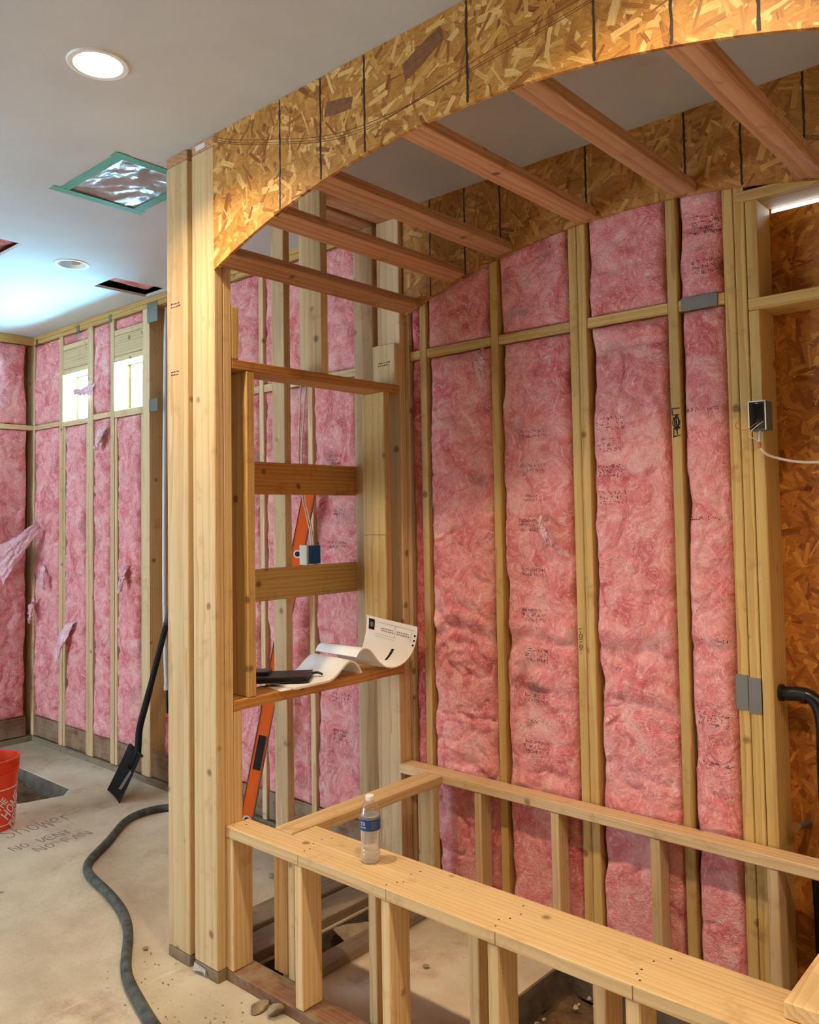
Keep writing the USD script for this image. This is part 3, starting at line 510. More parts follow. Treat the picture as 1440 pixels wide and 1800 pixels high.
part(pb, 'niche_sill', bx(XA, XB, 1.864, 2.80, .938, .976), 'orange_y', label='flat board forming the bottom of the niche')
part(pb, 'niche_jamb', bx(XA, XB, 1.930, 1.968, .977, 2.201), 'yellow_z'); part(pb, 'niche_jamb', bx(XA, XB, 2.690, 2.728, .977, 2.201), 'yellow_z')
part(pb, 'cripple_stud', bx(XA, XB, 2.318, 2.356, 2.24, 3.024), 'fir_z'); part(pb, 'cripple_stud', bx(XA, XB, 2.764, 2.80, 2.24, 2.432), 'fir_z')
part(pb, 'cripple_stud', bx(XA, XB, 2.764, 2.80, .042, .937), 'pale_z')
part(pb, 'sticker', bx(-2.63, -2.57, YF-.0012, YF, 3.034, 3.054, .0003), 'sticker', label='small white paper label on the plate end')
# pencil marks on the niche jamb
part(pb, 'pencil_line', bx(XA+.005, XB-.002, 2.6885, 2.6898, 1.56, 1.5615, .0002), 'pencil')

def stamp(parent, x0, z0, w, y, seed):
    rg = np.random.default_rng(seed); ms = []
    for row in range(2):
        x = x0
        while x < x0+w: k = rg.uniform(.003, .009); ms.append(bx(x, x+k, y-.0006, y, z0-row*.012, z0-row*.012+rng_h(rg), .0001)); x += k+.004
    part(parent, 'grade_stamp', cat(ms), 'ink', label='small smudged dark lumber stamp', kind='stuff')
rng_h = lambda r: float(r.uniform(.003, .007))
stamp(pa, -2.80, 2.475, .06, YF-.0002, 1); stamp(pa, -2.80, 2.21, .05, YF-.0002, 2); stamp(pb, -2.62, 2.345, .07, 2.7638, 3)
# ------------------------------------------------------------------ arched header with joists
hd = thing('arched_header', 'arched strand board header spanning the alcove, carried by flat joists', 'archway', (-1.40, 2.3, 2.55))
XR = 2*arc_c+2.518
def arch_panel(x0, x1, zt):
    xs = np.linspace(x0, x1, 90); return sg.Polygon([(x0, zt), *[(x, float(z)) for x, z in zip(xs, arch(xs))], (x1, zt)])
fp = part(hd, 'front_panel', prism_xz(arch_panel(-2.517, XR, ZC-.001), YF-.001, YF+.0115), 'osb_light')
bp_ = part(hd, 'back_panel', prism_xz(arch_panel(-2.517, XR, ZC-.001), 2.824, 2.8375), 'osb_dark')
def joist(xc, half=.0445, tilt=None):
    s = -(xc-arc_c)/math.sqrt(arc_R**2-(xc-arc_c)**2) if tilt is None else tilt; a = math.atan(s)
    v, f = bx(-half, half, YF+.012, 2.823, 0, .038)
    zc = float(arch(xc))+.004
    x = xc+v[:, 0]*math.cos(a)-v[:, 2]*math.sin(a); z = zc+v[:, 0]*math.sin(a)+v[:, 2]*math.cos(a)
    return part(hd, 'joist', (np.c_[x, v[:, 1], z], f), 'pink_y')
for xc in (-2.462, -2.192, -1.945, -1.560, -1.170, -.745, -.42): joist(xc)
rng = np.random.default_rng(8)
def mark_line(x, z0, z1, y, par, w=.0075):
    z = np.linspace(z0, z1, 22); P = np.c_[x+rng.normal(0, .0009, 22), np.full(22, y), z]
    part(par, 'marker_line', ribbon(P, w*(1+rng.normal(0, .14, 22)), (0, -1, 0), .0004), 'marker')
for x in (-2.137, -1.934, -1.735, -1.339, -.952, -.757, -.565): mark_line(x, float(arch(x))+.004, ZC-.004, YF-.0012, fp)
for x in (-2.345, -2.149, -1.962, -1.558, -1.163, -.968, -.765): mark_line(x, float(arch(x))+.004, ZC-.004, 2.8237, bp_)
for dz, e in ((0, 0), (.010, .006), (.017, .022)):
    q = spline([(-2.516, 3.056-dz), (-2.32, 2.98-dz), (-2.137, 2.925-dz), (-1.93, 2.868-dz), (-1.735, 2.842-dz), (-1.34, 2.856+e), (-.95, 2.892+e), (-.62, 2.95+e)], 80)
    part(fp, 'pencil_line', ribbon(np.c_[q[:, 0], np.full(80, YF-.0012), q[:, 1]], .0021, (0, -1, 0), .0003), 'pencil')
for a, b, w, h, rot in ((-1.85, 2.94, .13, .05, -.1), (-1.50, 2.975, .17, .06, .45)):
    c, s = math.cos(rot), math.sin(rot); k = np.random.default_rng(int(w*1000)); pts = [(-.5, -.4), (-.1, -.5), (.45, -.42), (.5, .3), (.1, .42), (-.42, .5)]
    part(fp, 'dark_flake', prism_xz(sg.Polygon([(a+c*x*w-s*z*h, b+s*x*w+c*z*h) for x, z in pts]), YF-.0016, YF-.0008), 'dark_flake', label='large dark brown flake in the strand board')
# right end posts of the header (out of the picture's right edge)
pr = thing('header_post', 'pair of wood posts carrying the right end of the arched header', 'post', (XR+.07, YF, 0))
part(pr, 'stud', bx(XR+.001, XR+.14, YF, YF+.038, 0, ZC-.001), 'fir_z'); part(pr, 'stud', bx(XR+.001, XR+.14, 2.80, 2.838, 0, ZC-.001), 'fir_z')

# ------------------------------------------------------------------ tub deck framing
td = thing('tub_deck_frame', 'low wood frame for a bathtub with flat cap boards on short studs', 'tub frame', (-1.4, 2.3, 0))
ZT = .540; ZBOT = ZT+.0008
part(td, 'sole_plate', bx(-2.516, -.3, 1.825, 1.928, 0, .038), 'redwood_x')
part(td, 'sole_plate', bx(-2.338, -2.262, 1.93, 2.76, 0, .038), 'grey_y')
part(td, 'cap_board', bx(-2.516, -.3, 1.823, 1.924, ZT-.038, ZT), 'fir_x', label='front cap board nearest the viewer')
part(td, 'cap_board', bx(-2.268, -.3, 1.926, 2.033, ZT-.038, ZT), 'fir_x', label='inner cap board beside the front one')
part(td, 'cap_board', bx(-2.368, -2.272, 1.926, 2.752, ZT-.036, ZT+.002), 'fir_y', label='cap board running back from the front to the rear ledge')
part(td, 'cap_board', bx(-2.515, -.3, 2.754, 2.832, ZT-.034, ZT+.006), 'pale_x', label='rear cap board along the insulated wall')
part(td, 'cap_board', bx(-.628, -.53, 1.91, 2.752, ZT+.001, ZT+.039), 'fir_y', label='cap board crossing at the right end')
rg = np.random.default_rng(4); nh = []
for x in (-2.49, -2.13, -1.735, -1.343, -.943, -.55):
    for yy in (1.845, 1.875, 1.90, 1.95, 1.99): nh.append(lathe([(0, 0), (.0032, 0), (.0032, .0003), (0, .0003)], 10, (x+rg.normal(0, .012), yy+rg.normal(0, .006), ZT-.0001)))
part(td, 'nail_head', cat(nh), 'marker', label='small dark nail heads in the cap boards', kind='stuff')
for x in (-2.123, -1.729, -1.333, -.940): part(td, 'pencil_line', ribbon(np.linspace((x, 1.8228, ZT-.036), (x, 1.8228, ZT-.002), 4), .002, (0, -1, 0), .0002), 'pencil')
part(td, 'stud', bx(-2.517, -2.479, 1.826, 1.914, .039, ZT-.039), 'fir_z')
for x in (-2.147, -1.754, -1.362, -.962, -.57): part(td, 'stud', bx(x, x+.038, 1.826, 1.914, .039, ZT-.039), 'fir_z')
for x in (-2.306, -1.911, -1.508, -1.108, -.71): part(td, 'stud', bx(x, x+.038, 1.931, 2.02, 0, ZT-.039), 'fir_z')
part(td, 'stud', bx(-2.383, -2.309, 1.931, 1.968, .039, ZT-.037), 'orange_z')
part(td, 'stud', bx(-2.366, -2.276, 2.70, 2.738, .039, ZT-.037), 'fir_z')
for x in (-2.108, -1.744, -1.34, -.945, -.6): part(td, 'stud', bx(x, x+.036, 2.758, 2.828, 0, ZT-.035), 'pale_z')

# ------------------------------------------------------------------ ceiling lamps, taped vent, attic insulation
def can_lamp(x, y, on, label):
    t = thing('ceiling_light', label, 'ceiling light', (x, y, ZC-.006))
    prof = [(.0755, .10), (.0755, .012), (.074, 0), (.070, -.0005)]
    # flange ring and reflector cone
    ring = lathe([(.073, -.004), (.078, -.006), (.090, -.005), (.094, 0), (.073, 0), (.073, -.004)], 56, (x, y, ZC)); part(t, 'trim_ring', ring, 'trim_white', smooth=40)
    refl = lathe([(.0745, .10), (.0745, 0), (.0725, 0), (.070, .03), (.062, .05), (.060, .06), (.060, .10), (.0745, .10)], 56, (x, y, ZC)); part(t, 'reflector', refl, 'reflector', smooth=40)
    if on: part(t, 'lens', lathe([(0, .048), (.035, .050), (.0590, .055), (.0590, .059), (0, .059)], 48, (x, y, ZC)), 'lamp_glow', smooth=40, label='glowing warm lens')
    else:
        part(t, 'lens', lathe([(0, .066), (.0595, .066), (.0595, .07), (0, .07)], 48, (x, y, ZC)), 'lamp_off', smooth=40)
        part(t, 'bulb', trimesh.creation.icosphere(3, .022).apply_translation((x, y, ZC+.042)), 'lamp_off', smooth=True)
    part(t, 'housing', lathe([(.0765, .001), (.0765, .12), (0, .12), (0, .118), (.0755, .118), (.0755, .001), (.0765, .001)], 32, (x, y, ZC)), 'metal', smooth=40)
labs = ['lit round recessed lamp in the ceiling, warm and glaring'] + [f'recessed ceiling lamp outside the picture, {w}' for w in ('over the middle of the alcove front', 'right of the alcove')]
for (x, y), lb in zip(LAMPS, labs): can_lamp(x, y, True, lb)
can_lamp(-4.376, 2.167, False, 'unlit round recessed lamp in the bluish ceiling')
vt = thing('taped_vent', 'ceiling opening covered with clear plastic film and green tape', 'vent cover', (-3.17, 1.815, ZC-.004))
for n_, (a, b, c, d) in enumerate(((-3.43, -2.90, 1.625, 1.668), (-3.43, -2.90, 1.968, 2.012), (-3.437, -3.388, 1.60, 2.03), (-2.952, -2.905, 1.615, 2.03))):
    part(vt, 'tape_strip', bx(a, b, c, d, ZC-.0022-.0007*(n_ > 1), ZC-.0012-.0007*(n_ > 1), .0002), 'tape')
g = np.linspace(0, 1, 40); gx, gy = np.meshgrid(-3.41+.49*g, 1.645+.345*g, indexing='ij'); q = np.stack([gx*7, gy*12, 0*gx], -1)
bul = np.minimum(np.minimum(gx+3.41, -2.92-gx), np.minimum(gy-1.645, 1.99-gy)); gz = ZC-.001+np.minimum(bul*.3, .02)*(fbm(q, 3, 4)-.2)*1.5
i = np.arange(1600).reshape(40, 40); a, b, c, d = i[:-1, :-1].ravel(), i[1:, :-1].ravel(), i[1:, 1:].ravel(), i[:-1, 1:].ravel()
part(vt, 'plastic_film', (np.c_[gx.ravel(), gy.ravel(), gz.ravel()], np.vstack([np.c_[a, c, b], np.c_[a, d, c]])), 'film', smooth=True)
part(vt, 'duct', cat([bx(-3.402, -3.398, 1.65, 1.985, ZC+.016, ZC+.2, .001), bx(-2.942, -2.938, 1.65, 1.985, ZC+.016, ZC+.2, .001), bx(-3.398, -2.942, 1.648, 1.652, ZC+.016, ZC+.2, .001), bx(-3.398, -2.942, 1.983, 1.987, ZC+.016, ZC+.2, .001), bx(-3.40, -2.94, 1.65, 1.985, ZC+.2, ZC+.204, .001)]), 'metal')
def attic(x0, x1, y0, y1, z, seed, label):
    m, G = batt_mesh(x0, x1, y0, y1, YB, seed, res=.012, bulge=.01, rough=1.0, depth=.1)
    v, f = m; v = np.c_[v[:, 0], v[:, 2], z+(v[:, 1]-YB)]; single('insulation_batt', label, 'insulation', (v, f), 'fluff', smooth=True)
attic(-4.72, -4.53, 2.44, 2.83, ZC+.045, 801, 'pink insulation above the rectangular ceiling hole by the outer wall')
attic(-4.65, -4.2, 1.45, 1.87, ZC+.04, 802, 'pink insulation above the ceiling hole at the left edge of the picture')
part(rf, 'ceiling_joist', bx(-4.445, -4.405, 2.2, 2.97, ZC+.017, ZC+.16), 'pale_y')

# ------------------------------------------------------------------ pipes and boxes
for k, (P, r, lab) in enumerate((([(-4.60, 2.90, 2.995), (-4.615, 2.90, 2.4), (-4.62, 2.895, 1.6), (-4.61, 2.89, 1.0), (-4.585, 2.885, .62)], .013, 'white plastic pipe with a dark lower end in the bare bay'), ([(-4.54, 2.90, 2.995), (-4.545, 2.90, 2.5), (-4.53, 2.91, 1.9), (-4.50, 2.91, .6)], .012, 'white plastic pipe right beside the front posts in the bare bay'))):
    t = thing('water_pipe', lab, 'pipe', P[-1]); part(t, 'pipe', tube(spline(P, 40), r), 'pvc', smooth=40)
    if k == 0: part(t, 'coupling', tube([P[-1], np.array(P[-1])+[.001, 0, -.03]], .017), 'pvc', smooth=40); part(t, 'lower_pipe', tube(spline([(-4.585, 2.885, .6), (-4.565, 2.88, .4), (-4.55, 2.88, .2)], 12), .009), 'abs', smooth=40)
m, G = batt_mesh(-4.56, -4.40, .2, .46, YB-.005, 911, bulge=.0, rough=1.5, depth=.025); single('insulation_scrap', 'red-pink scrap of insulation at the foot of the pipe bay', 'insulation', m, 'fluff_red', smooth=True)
gb = thing('junction_box', 'open grey electrical box with loose wires on the stud by the strand board', 'electrical box', (-.925, 2.82, 1.90))
x0, x1, y0, y1, z0, z1, w = -.955, -.900, 2.795, 2.86, 1.903, 1.998, .003
x0, x1, y0, y1 = -.955, -.900, 2.770, 2.834
gbb = part(gb, 'box', cat([bx(x0, x0+w, y0, y1, z0, z1, .0005), bx(x1-w, x1, y0, y1, z0, z1, .0005), bx(x0+w, x1-w, y0, y1, z0, z0+w, .0005), bx(x0+w, x1-w, y0, y1, z1-w, z1, .0005), bx(x0, x1, y1, y1+w, z0, z1, .0005)]), 'box_grey')
part(gbb, 'rim', cat([bx(x0-.001, x0+w, y0-.002, y0, z0, z1, .0003), bx(x1-w, x1+.001, y0-.002, y0, z0, z1, .0003), bx(x0, x1, y0-.002, y0, z1-w, z1+.001, .0003)]), 'box_rim')
part(gbb, 'screw_tab', lathe([(0, 0), (.005, 0), (.005, .002), (0, .002)], 14, (-.928, y0+.002, z1-.008)), 'box_rim')
part(gb, 'wire', tube(spline([(-0.932, 2.815, 1.93), (-0.942, 2.775, 1.92), (-0.972, 2.760, 1.905), (-0.992, 2.760, 1.915), (-0.977, 2.760, 1.94)], 24), .0011), 'copper', smooth=True)
part(gb, 'wire', tube(spline([(-0.927, 2.805, 1.93), (-0.942, 2.765, 1.905), (-0.952, 2.760, 1.885), (-0.937, 2.760, 1.875), (-0.927, 2.765, 1.86)], 24), .0014), 'cable', smooth=True)
part(gb, 'wire_nut', lathe([(0, 0), (.006, .002), (.0055, .018), (.003, .022), (0, .022)], 16, (-0.922, 2.765, 1.842)), 'copper', smooth=40, label='orange wire connector')
single('electrical_cable', 'white cable hanging below the grey box and running right across the strand board', 'cable', tube(spline([(-0.932, 2.810, 1.905), (-0.934, 2.805, 1.87), (-0.927, 2.805, 1.84), (-0.899, 2.845, 1.815), (-0.847, 2.870, 1.80), (-0.767, 2.900, 1.795), (-0.627, 2.930, 1.80)], 50), .0045), 'cable', smooth=True)
bb = thing('outlet_box', 'blue plastic electrical box with a beige flange, hung on cables behind the niche boards', 'electrical box', (-2.9, 2.58, 1.42))
part(bb, 'box', bx(-2.945, -2.895, 2.568, 2.645, 1.428, 1.512, .003), 'box_blue'); part(bb, 'flange', bx(-2.946, -2.893, 2.556, 2.568, 1.424, 1.515, .002), 'box_beige')
for k in range(2): single('electrical_cable', ['thin white cable going up from the blue box, left strand', 'thin white cable going up from the blue box, right strand'][k], 'cable', tube(spline([(-2.92, 2.61+.013*k, 1.51), (-2.915, 2.585+.013*k, 1.62), (-2.91, 2.545+.016*k, 1.75), (-2.91, 2.53+.02*k, 2.0), (-2.915, 2.545+.03*k, 2.2), (-2.92, 2.56+.03*k, 2.35)], 40), .0035), 'cable', smooth=True)
dp = thing('drain_pipe', 'black plastic drain pipe bending down in front of the strand board', 'pipe', (-.85, 2.9, .9))
part(dp, 'pipe', tube(spline([(-.926, 2.90, 1.035), (-.90, 2.90, 1.035), (-.835, 2.90, 1.033), (-.818, 2.90, 1.02), (-.803, 2.90, .985), (-.798, 2.90, .9), (-.795, 2.90, .5), (-.793, 2.90, .05)], 60), .0235, 20), 'abs', smooth=40)
part(dp, 'collar', tube([(-.929, 2.90, 1.035), (-.918, 2.90, 1.035)], .028, 20), 'abs', smooth=40); part(dp, 'collar', tube([(-.862, 2.90, 1.0345), (-.845, 2.90, 1.0335)], .026, 20), 'abs', smooth=40)
sv = thing('shutoff_valve', 'small metal pipe stub with a round end above the rear cap board', 'valve', (-.90, 2.93, .58)); part(sv, 'stub', tube([(-.875, 2.975, .60), (-.895, 2.91, .60)], .011), 'metal', smooth=40); part(sv, 'cap', tube([(-.895, 2.912, .60), (-.899, 2.90, .60)], .016, 18), 'brass', smooth=40)
for k, x in enumerate((-.86, -.73)): single('supply_pipe', ['dark supply pipe in the shade under the rear ledge, beside the last short stud', 'dark supply pipe in the shade under the rear ledge, right one'][k], 'pipe', tube(spline([(x, 2.945, .02), (x+.01, 2.945, .3), (x, 2.945, .50)], 20), .011), 'abs', smooth=40)

# ------------------------------------------------------------------ tools and loose things
sp = thing('spade', 'black square digging spade leaning by the outer wall', 'shovel', (-4.63, 2.57, 0))
tip, mid = np.array([-4.625, 2.565, .012]), np.array([-4.565, 2.67, .27]); ax = (mid-tip)/np.linalg.norm(mid-tip); sx = np.array([1, -.08, 0]); sx = sx-ax*(sx@ax); sx /= np.linalg.norm(sx); nn = np.cross(ax, sx)
u, v = np.meshgrid(np.linspace(-1, 1, 15), np.linspace(0, 1, 21), indexing='ij'); L_ = np.linalg.norm(mid-tip)
wv = .098*(1-.05*v); P = tip+ (v*L_)[..., None]*ax+(u*wv)[..., None]*sx+((u**2)*.012-.012*v*(1-v))[..., None]*nn*-1
i = np.arange(15*21).reshape(15, 21); a, b, c, d = i[:-1, :-1].ravel(), i[1:, :-1].ravel(), i[1:, 1:].ravel(), i[:-1, 1:].ravel(); F = np.vstack([np.c_[a, b, c], np.c_[a, c, d]])
V = P.reshape(-1, 3); ring = np.concatenate([i[:, 0], i[-1, 1:], i[-2::-1, -1], i[0, -2:0:-1]]); r2 = np.roll(ring, -1); n0 = len(V)
spb = part(sp, 'blade', (np.vstack([V, V-nn*.003]), np.vstack([F, F[:, ::-1]+n0, np.c_[ring, r2, r2+n0], np.c_[ring, r2+n0, ring+n0]])), 'black_plastic', smooth=35)
part(sp, 'step', cat([tube([mid+sx*.02-nn*.004, mid+sx*.094-nn*.004], .007, 10), tube([mid-sx*.02-nn*.004, mid-sx*.094-nn*.004], .007, 10)]), 'black_plastic', smooth=40)
hp = spline([mid-ax*.10, mid+ax*.02, (-4.575, 2.69, .36), (-4.545, 2.70, .48), (-4.44, 2.735, .82), (-4.28, 2.775, 1.29), (-4.19, 2.80, 1.56)], 60)
part(sp, 'shaft', tube(hp, np.r_[np.linspace(.021, .019, 20), np.full(40, .0175)], 16), 'black_plastic', smooth=True); part(sp, 'grip', tube(hp[36:46], .0195, 16), 'hose_rubber', smooth=40)
def on_blade(a, b): return tip+ax*(b*L_)+sx*(a*.098*(1-.05*b))-nn*(a*a*.012-.012*b*(1-b)+.0038)
wm = [(-.02, .17), (.34, .20), (.52, .40), (.66, .60), (.34, .62), (.14, .42)]
part(spb, 'wear_mark', (np.array([on_blade(*q) for q in wm]), np.array([(0, 1, 5), (1, 2, 5), (2, 4, 5), (2, 3, 4), (0, 5, 1), (1, 5, 2), (2, 5, 4), (2, 4, 3)])), 'scar', label='pale scuffed sticker on the blade')
hose = [(-3.40, 2.72), (-3.62, 2.76), (-3.90, 2.755), (-4.13, 2.71), (-4.225, 2.59), (-4.222, 2.45), (-4.129, 2.314), (-3.971, 2.148), (-3.882, 2.041), (-3.800, 1.966), (-3.678, 1.92), (-3.526, 1.894), (-3.38, 1.868), (-3.204, 1.818), (-3.024, 1.731), (-2.88, 1.640), (-2.767, 1.583), (-2.641, 1.543), (-2.498, 1.504), (-2.35, 1.47), (-2.0, 1.40), (-1.6, 1.36)]
hP = spline([(x, y, .021) for x, y in hose], 280)
ho = thing('hose', 'long dusty black rubber hose snaking across the concrete floor', 'hose', (-3.2, 1.8, 0)); part(ho, 'hose', tube(hP, .0195, 16), 'hose_rubber', smooth=True)
bk = thing('bucket', 'orange plastic bucket with white lettering at the left edge of the picture', 'bucket', (-4.745, 1.895, 0)); bc = np.array([-4.745, 1.895, 0])
prof = [(0, .004), (.118, .004), (.124, 0), (.128, .006), (.142, .285), (.149, .286), (.149, .303), (.1435, .305), (.1440, .318), (.150, .319), (.150, .327), (.1445, .328), (.1450, .340), (.151, .341), (.151, .349), (.1455, .350), (.1462, .362), (.152, .364), (.153, .372), (.147, .374), (.143, .37), (.127, .02), (0, .016)]
bkp = part(bk, 'pail', lathe(prof, 72, bc), 'bucket_orange', smooth=35); part(bk, 'water', lathe([(0, .29), (.1385, .29), (.1385, .294), (0, .294)], 48, bc), 'water')
def on_pail(px, pz):
    """px: arc metres rightwards seen from the viewer, pz: height -> point on the pail's wall"""
    a0 = math.atan2(-bc[1], -bc[0]); r = .128+(.142-.128)*(pz/.285)+.0008; a = a0+px/r; return bc+np.array([r*math.cos(a), r*math.sin(a), pz])
def pail_shape(m):
    v, f = trimesh.remesh.subdivide_to_size(m.vertices, m.faces, .012); V = np.array([on_pail(x, y) for x, y, _ in v]); d = V-bc; d[:, 2] = 0; d /= np.linalg.norm(d, axis=1)[:, None]
    return V+d*v[:, 2:3], f
sq = sg.box(.028, .028, .235, .222); part(bkp, 'logo_frame', pail_shape(trimesh.creation.extrude_polygon(sq.difference(sq.buffer(-.005)), .0008, engine='earcut')), 'white_print')
tl = []
for k, (t_, h) in enumerate((('THE', .040), ('HOME', .060), ('DEPOT', .060))):
    m = meshkit.text_mesh(t_, h, .0008, bold=True); v = m.vertices.copy(); v[:, :2] -= v[:, :2].mean(0); c_, s_ = math.cos(.78), math.sin(.78)
    dx, dy = (-.030, .066) if k == 0 else (0, .0) if k == 1 else (0, -.072)
    q = np.c_[v[:, 0]*.62+dx, v[:, 1]+dy]; q = np.c_[.132+c_*q[:, 0]-s_*q[:, 1], .125+s_*q[:, 0]+c_*q[:, 1], v[:, 2]+.0004]
    tl.append(pail_shape(trimesh.Trimesh(q, m.faces, process=False)))
part(bkp, 'lettering', cat(tl), 'white_print')
# orange level leaning behind the niche
lv = thing('spirit_level', 'long orange spirit level leaning behind the partition', 'level', (-3.45, 2.59, 0))
lb_, lt_ = np.array([-3.505, 2.645, 0.002]), np.array([-3.105, 2.775, 1.80]); la = (lt_-lb_)/np.linalg.norm(lt_-lb_); ls = np.cross(la, [0, -1, 0]); ls = np.array([.80, .60, 0])-la*(la@np.array([.80, .60, 0])); ls /= np.linalg.norm(ls); ln = np.cross(ls, la)
Rl = np.c_[ls, ln, la]; LL = np.linalg.norm(lt_-lb_); 
lvw = part(lv, 'web', xf(bx(-.03, .03, -.009, .009, 0, LL, .002), Rl, lb_+np.array([0, 0, .012])), 'level_orange')
for s in (-1, 1): part(lv, 'rail', xf(bx(s*.03-.003*(s < 0), s*.03+.003*(s > 0), -.0125, .0125, 0, LL, .001), Rl, lb_+np.array([0, 0, .012])), 'level_grey')
part(lvw, 'handle_slot', xf(bx(-.02, .02, .0095, .0105, .38, .56, .0004), Rl, lb_), 'ink_black', label='black hand slot'); part(lvw, 'handle_slot', xf(bx(-.02, .02, -.0105, -.0095, .38, .56, .0004), Rl, lb_), 'ink_black', label='black hand slot')
for zz in (.12, 1.50):
    for s in (-1, 1):
        r_ = lathe([(.013, 0), (.021, 0), (.021, .002), (.013, .002), (.013, 0)], 28); part(lvw, 'vial_ring', xf((np.c_[r_.vertices[:, 0], s*(r_.vertices[:, 2]+.0095), r_.vertices[:, 1]], r_.faces), Rl, lb_+la*zz), 'white_print')
        d_ = lathe([(0, 0), (.013, 0), (.013, .001), (0, .001)], 24); part(lvw, 'vial', xf((np.c_[d_.vertices[:, 0], s*(d_.vertices[:, 2]+.0095), d_.vertices[:, 1]], d_.faces), Rl, lb_+la*zz), 'ink_black')

# ------------------------------------------------------------------ things on the niche sill
ZS = .9765
def slab_poly(poly, z0, z1, c=.0): m = prism(poly, z1-z0); m.apply_translation((0, 0, z0)); return m
pfa, pfd = np.array([-.70, -.714]), np.array([-.66, .751]); c0 = np.array([-2.495, 2.205])
def quad(o, a, la, d, ld): return sg.Polygon([o, o+a*la, o+a*la+d*ld, o+d*ld])
pf = thing('portfolio', 'black zip leather portfolio lying on the niche sill', 'folder', (-2.6, 2.2, ZS))
part(pf, 'cover', slab_poly(quad(c0, pfa, .25, pfd, .15).buffer(-.006).buffer(.006), ZS+.0165, ZS+.022), 'leather'); part(pf, 'cover', slab_poly(quad(c0, pfa, .25, pfd, .15).buffer(-.006).buffer(.006), ZS+.0325, ZS+.0385), 'leather')
part(pf, 'zip_edge', slab_poly(quad(c0, pfa, .25, pfd, .15).buffer(-.005), ZS+.022, ZS+.0325), 'abs')
zp = c0+pfd*.125; part(pf, 'zip_pull', tube(spline([(*zp, ZS+.028), (zp[0]+.02, zp[1]+.012, ZS+.032), (zp[0]+.04, zp[1]+.02, ZS+.026)], 12), .005, 8), 'abs', smooth=True)
ph = c0+pfa*.165+pfd*.06; wt = thing('wallet', 'small black flat case lying on the portfolio', 'case', (ph[0], ph[1], ZS+.03)); part(wt, 'case', slab_poly(quad(ph, pfa, .09, pfd, .085).buffer(-.004).buffer(.004), ZS+.039, ZS+.0505), 'leather'); part(wt, 'screen', slab_poly(quad(ph, pfa, .09, pfd, .085).buffer(-.009), ZS+.0505, ZS+.0511), 'phone')
sc = thing('paper_scrap', 'white paper corner sticking out under the portfolio over the sill edge', 'paper', (-2.53, 2.10, ZS)); part(sc, 'sheet', slab_poly(sg.Polygon([(-2.62, 2.10), (-2.505, 2.075), (-2.50, 2.12), (-2.53, 2.17)]), ZS+.0008, ZS+.0016), 'paper')
# open plan booklet: two wavy page stacks
bkl = thing('plan_booklet', 'open booklet of building plans curling up on the niche sill', 'booklet', (-2.58, 2.5, ZS))
def sheets(near, far, th, n=70):
    """a stack of pages between its near and its far edge line (lists of points)"""
    A, B = spline(near, n), spline(far, n); k = 9; W = np.linspace(0, 1, k)
    G = A[None]*(1-W[:, None, None])+B[None]*W[:, None, None]; Ts = np.gradient(G, axis=1); Tw = np.gradient(G, axis=0); Nn = np.cross(Ts, Tw); Nn /= np.linalg.norm(Nn, axis=2)[..., None]
    if Nn[:, :10, 2].mean() < 0: Nn = -Nn
    V = np.vstack([(G+Nn*th).reshape(-1, 3), G.reshape(-1, 3)]); idx = np.arange(2*k*n).reshape(2, k, n); F = []
    def quads(A, flip):
        a, b, c, d = A[:-1, :-1].ravel(), A[1:, :-1].ravel(), A[1:, 1:].ravel(), A[:-1, 1:].ravel(); q = np.vstack([np.c_[a, b, c], np.c_[a, c, d]]); return q[:, ::-1] if flip else q
    F += [quads(idx[0], False), quads(idx[1], True), quads(idx[:, 0, :], True), quads(idx[:, -1, :], False), quads(idx[:, :, 0], False), quads(idx[:, :, -1], True)]
    def at(s, w, off=.0006):
        t, q = s*(n-1), w*(k-1); i0, j0 = int(min(t, n-2)), int(min(q, k-2)); f, g = t-i0, q-j0
        L = lambda Z: (Z[j0, i0]*(1-f)+Z[j0, i0+1]*f)*(1-g)+(Z[j0+1, i0]*(1-f)+Z[j0+1, i0+1]*f)*g
        return L(G)+L(Nn)*(th+off)
    return (V, np.vstack(F)), at
N1 = [(-2.475, 2.12, ZS+.0035), (-2.475, 2.20, ZS+.0035), (-2.475, 2.26, ZS+.0038), (-2.475, 2.31, ZS+.007), (-2.475, 2.35, ZS+.026), (-2.475, 2.39, ZS+.055), (-2.475, 2.422, ZS+.066), (-2.475, 2.455, ZS+.048), (-2.475, 2.478, ZS+.012)]
F1 = [(x-.265, y+.03, z) for x, y, z in N1]
s1, at1 = sheets(N1, F1, .008); st1 = part(bkl, 'page_stack', s1, 'paper', smooth=40)
N2 = [(-2.475, 2.46, ZS+.080), (-2.475, 2.475, ZS+.100), (-2.475, 2.50, ZS+.110), (-2.475, 2.54, ZS+.094), (-2.470, 2.585, ZS+.044), (-2.452, 2.635, ZS+.014), (-2.435, 2.69, ZS+.022), (-2.422, 2.738, ZS+.062), (-2.415, 2.765, ZS+.120), (-2.413, 2.772, ZS+.178)]
F2 = [(-2.740, 2.47, ZS+.082), (-2.735, 2.478, ZS+.102), (-2.725, 2.49, ZS+.112), (-2.700, 2.515, ZS+.096), (-2.665, 2.535, ZS+.050), (-2.630, 2.555, ZS+.028), (-2.603, 2.575, ZS+.040), (-2.588, 2.60, ZS+.090), (-2.580, 2.615, ZS+.150), (-2.577, 2.62, ZS+.235)]
s2, at2 = sheets(N2, F2, .005); st2 = part(bkl, 'page_stack', s2, 'paper', smooth=40)
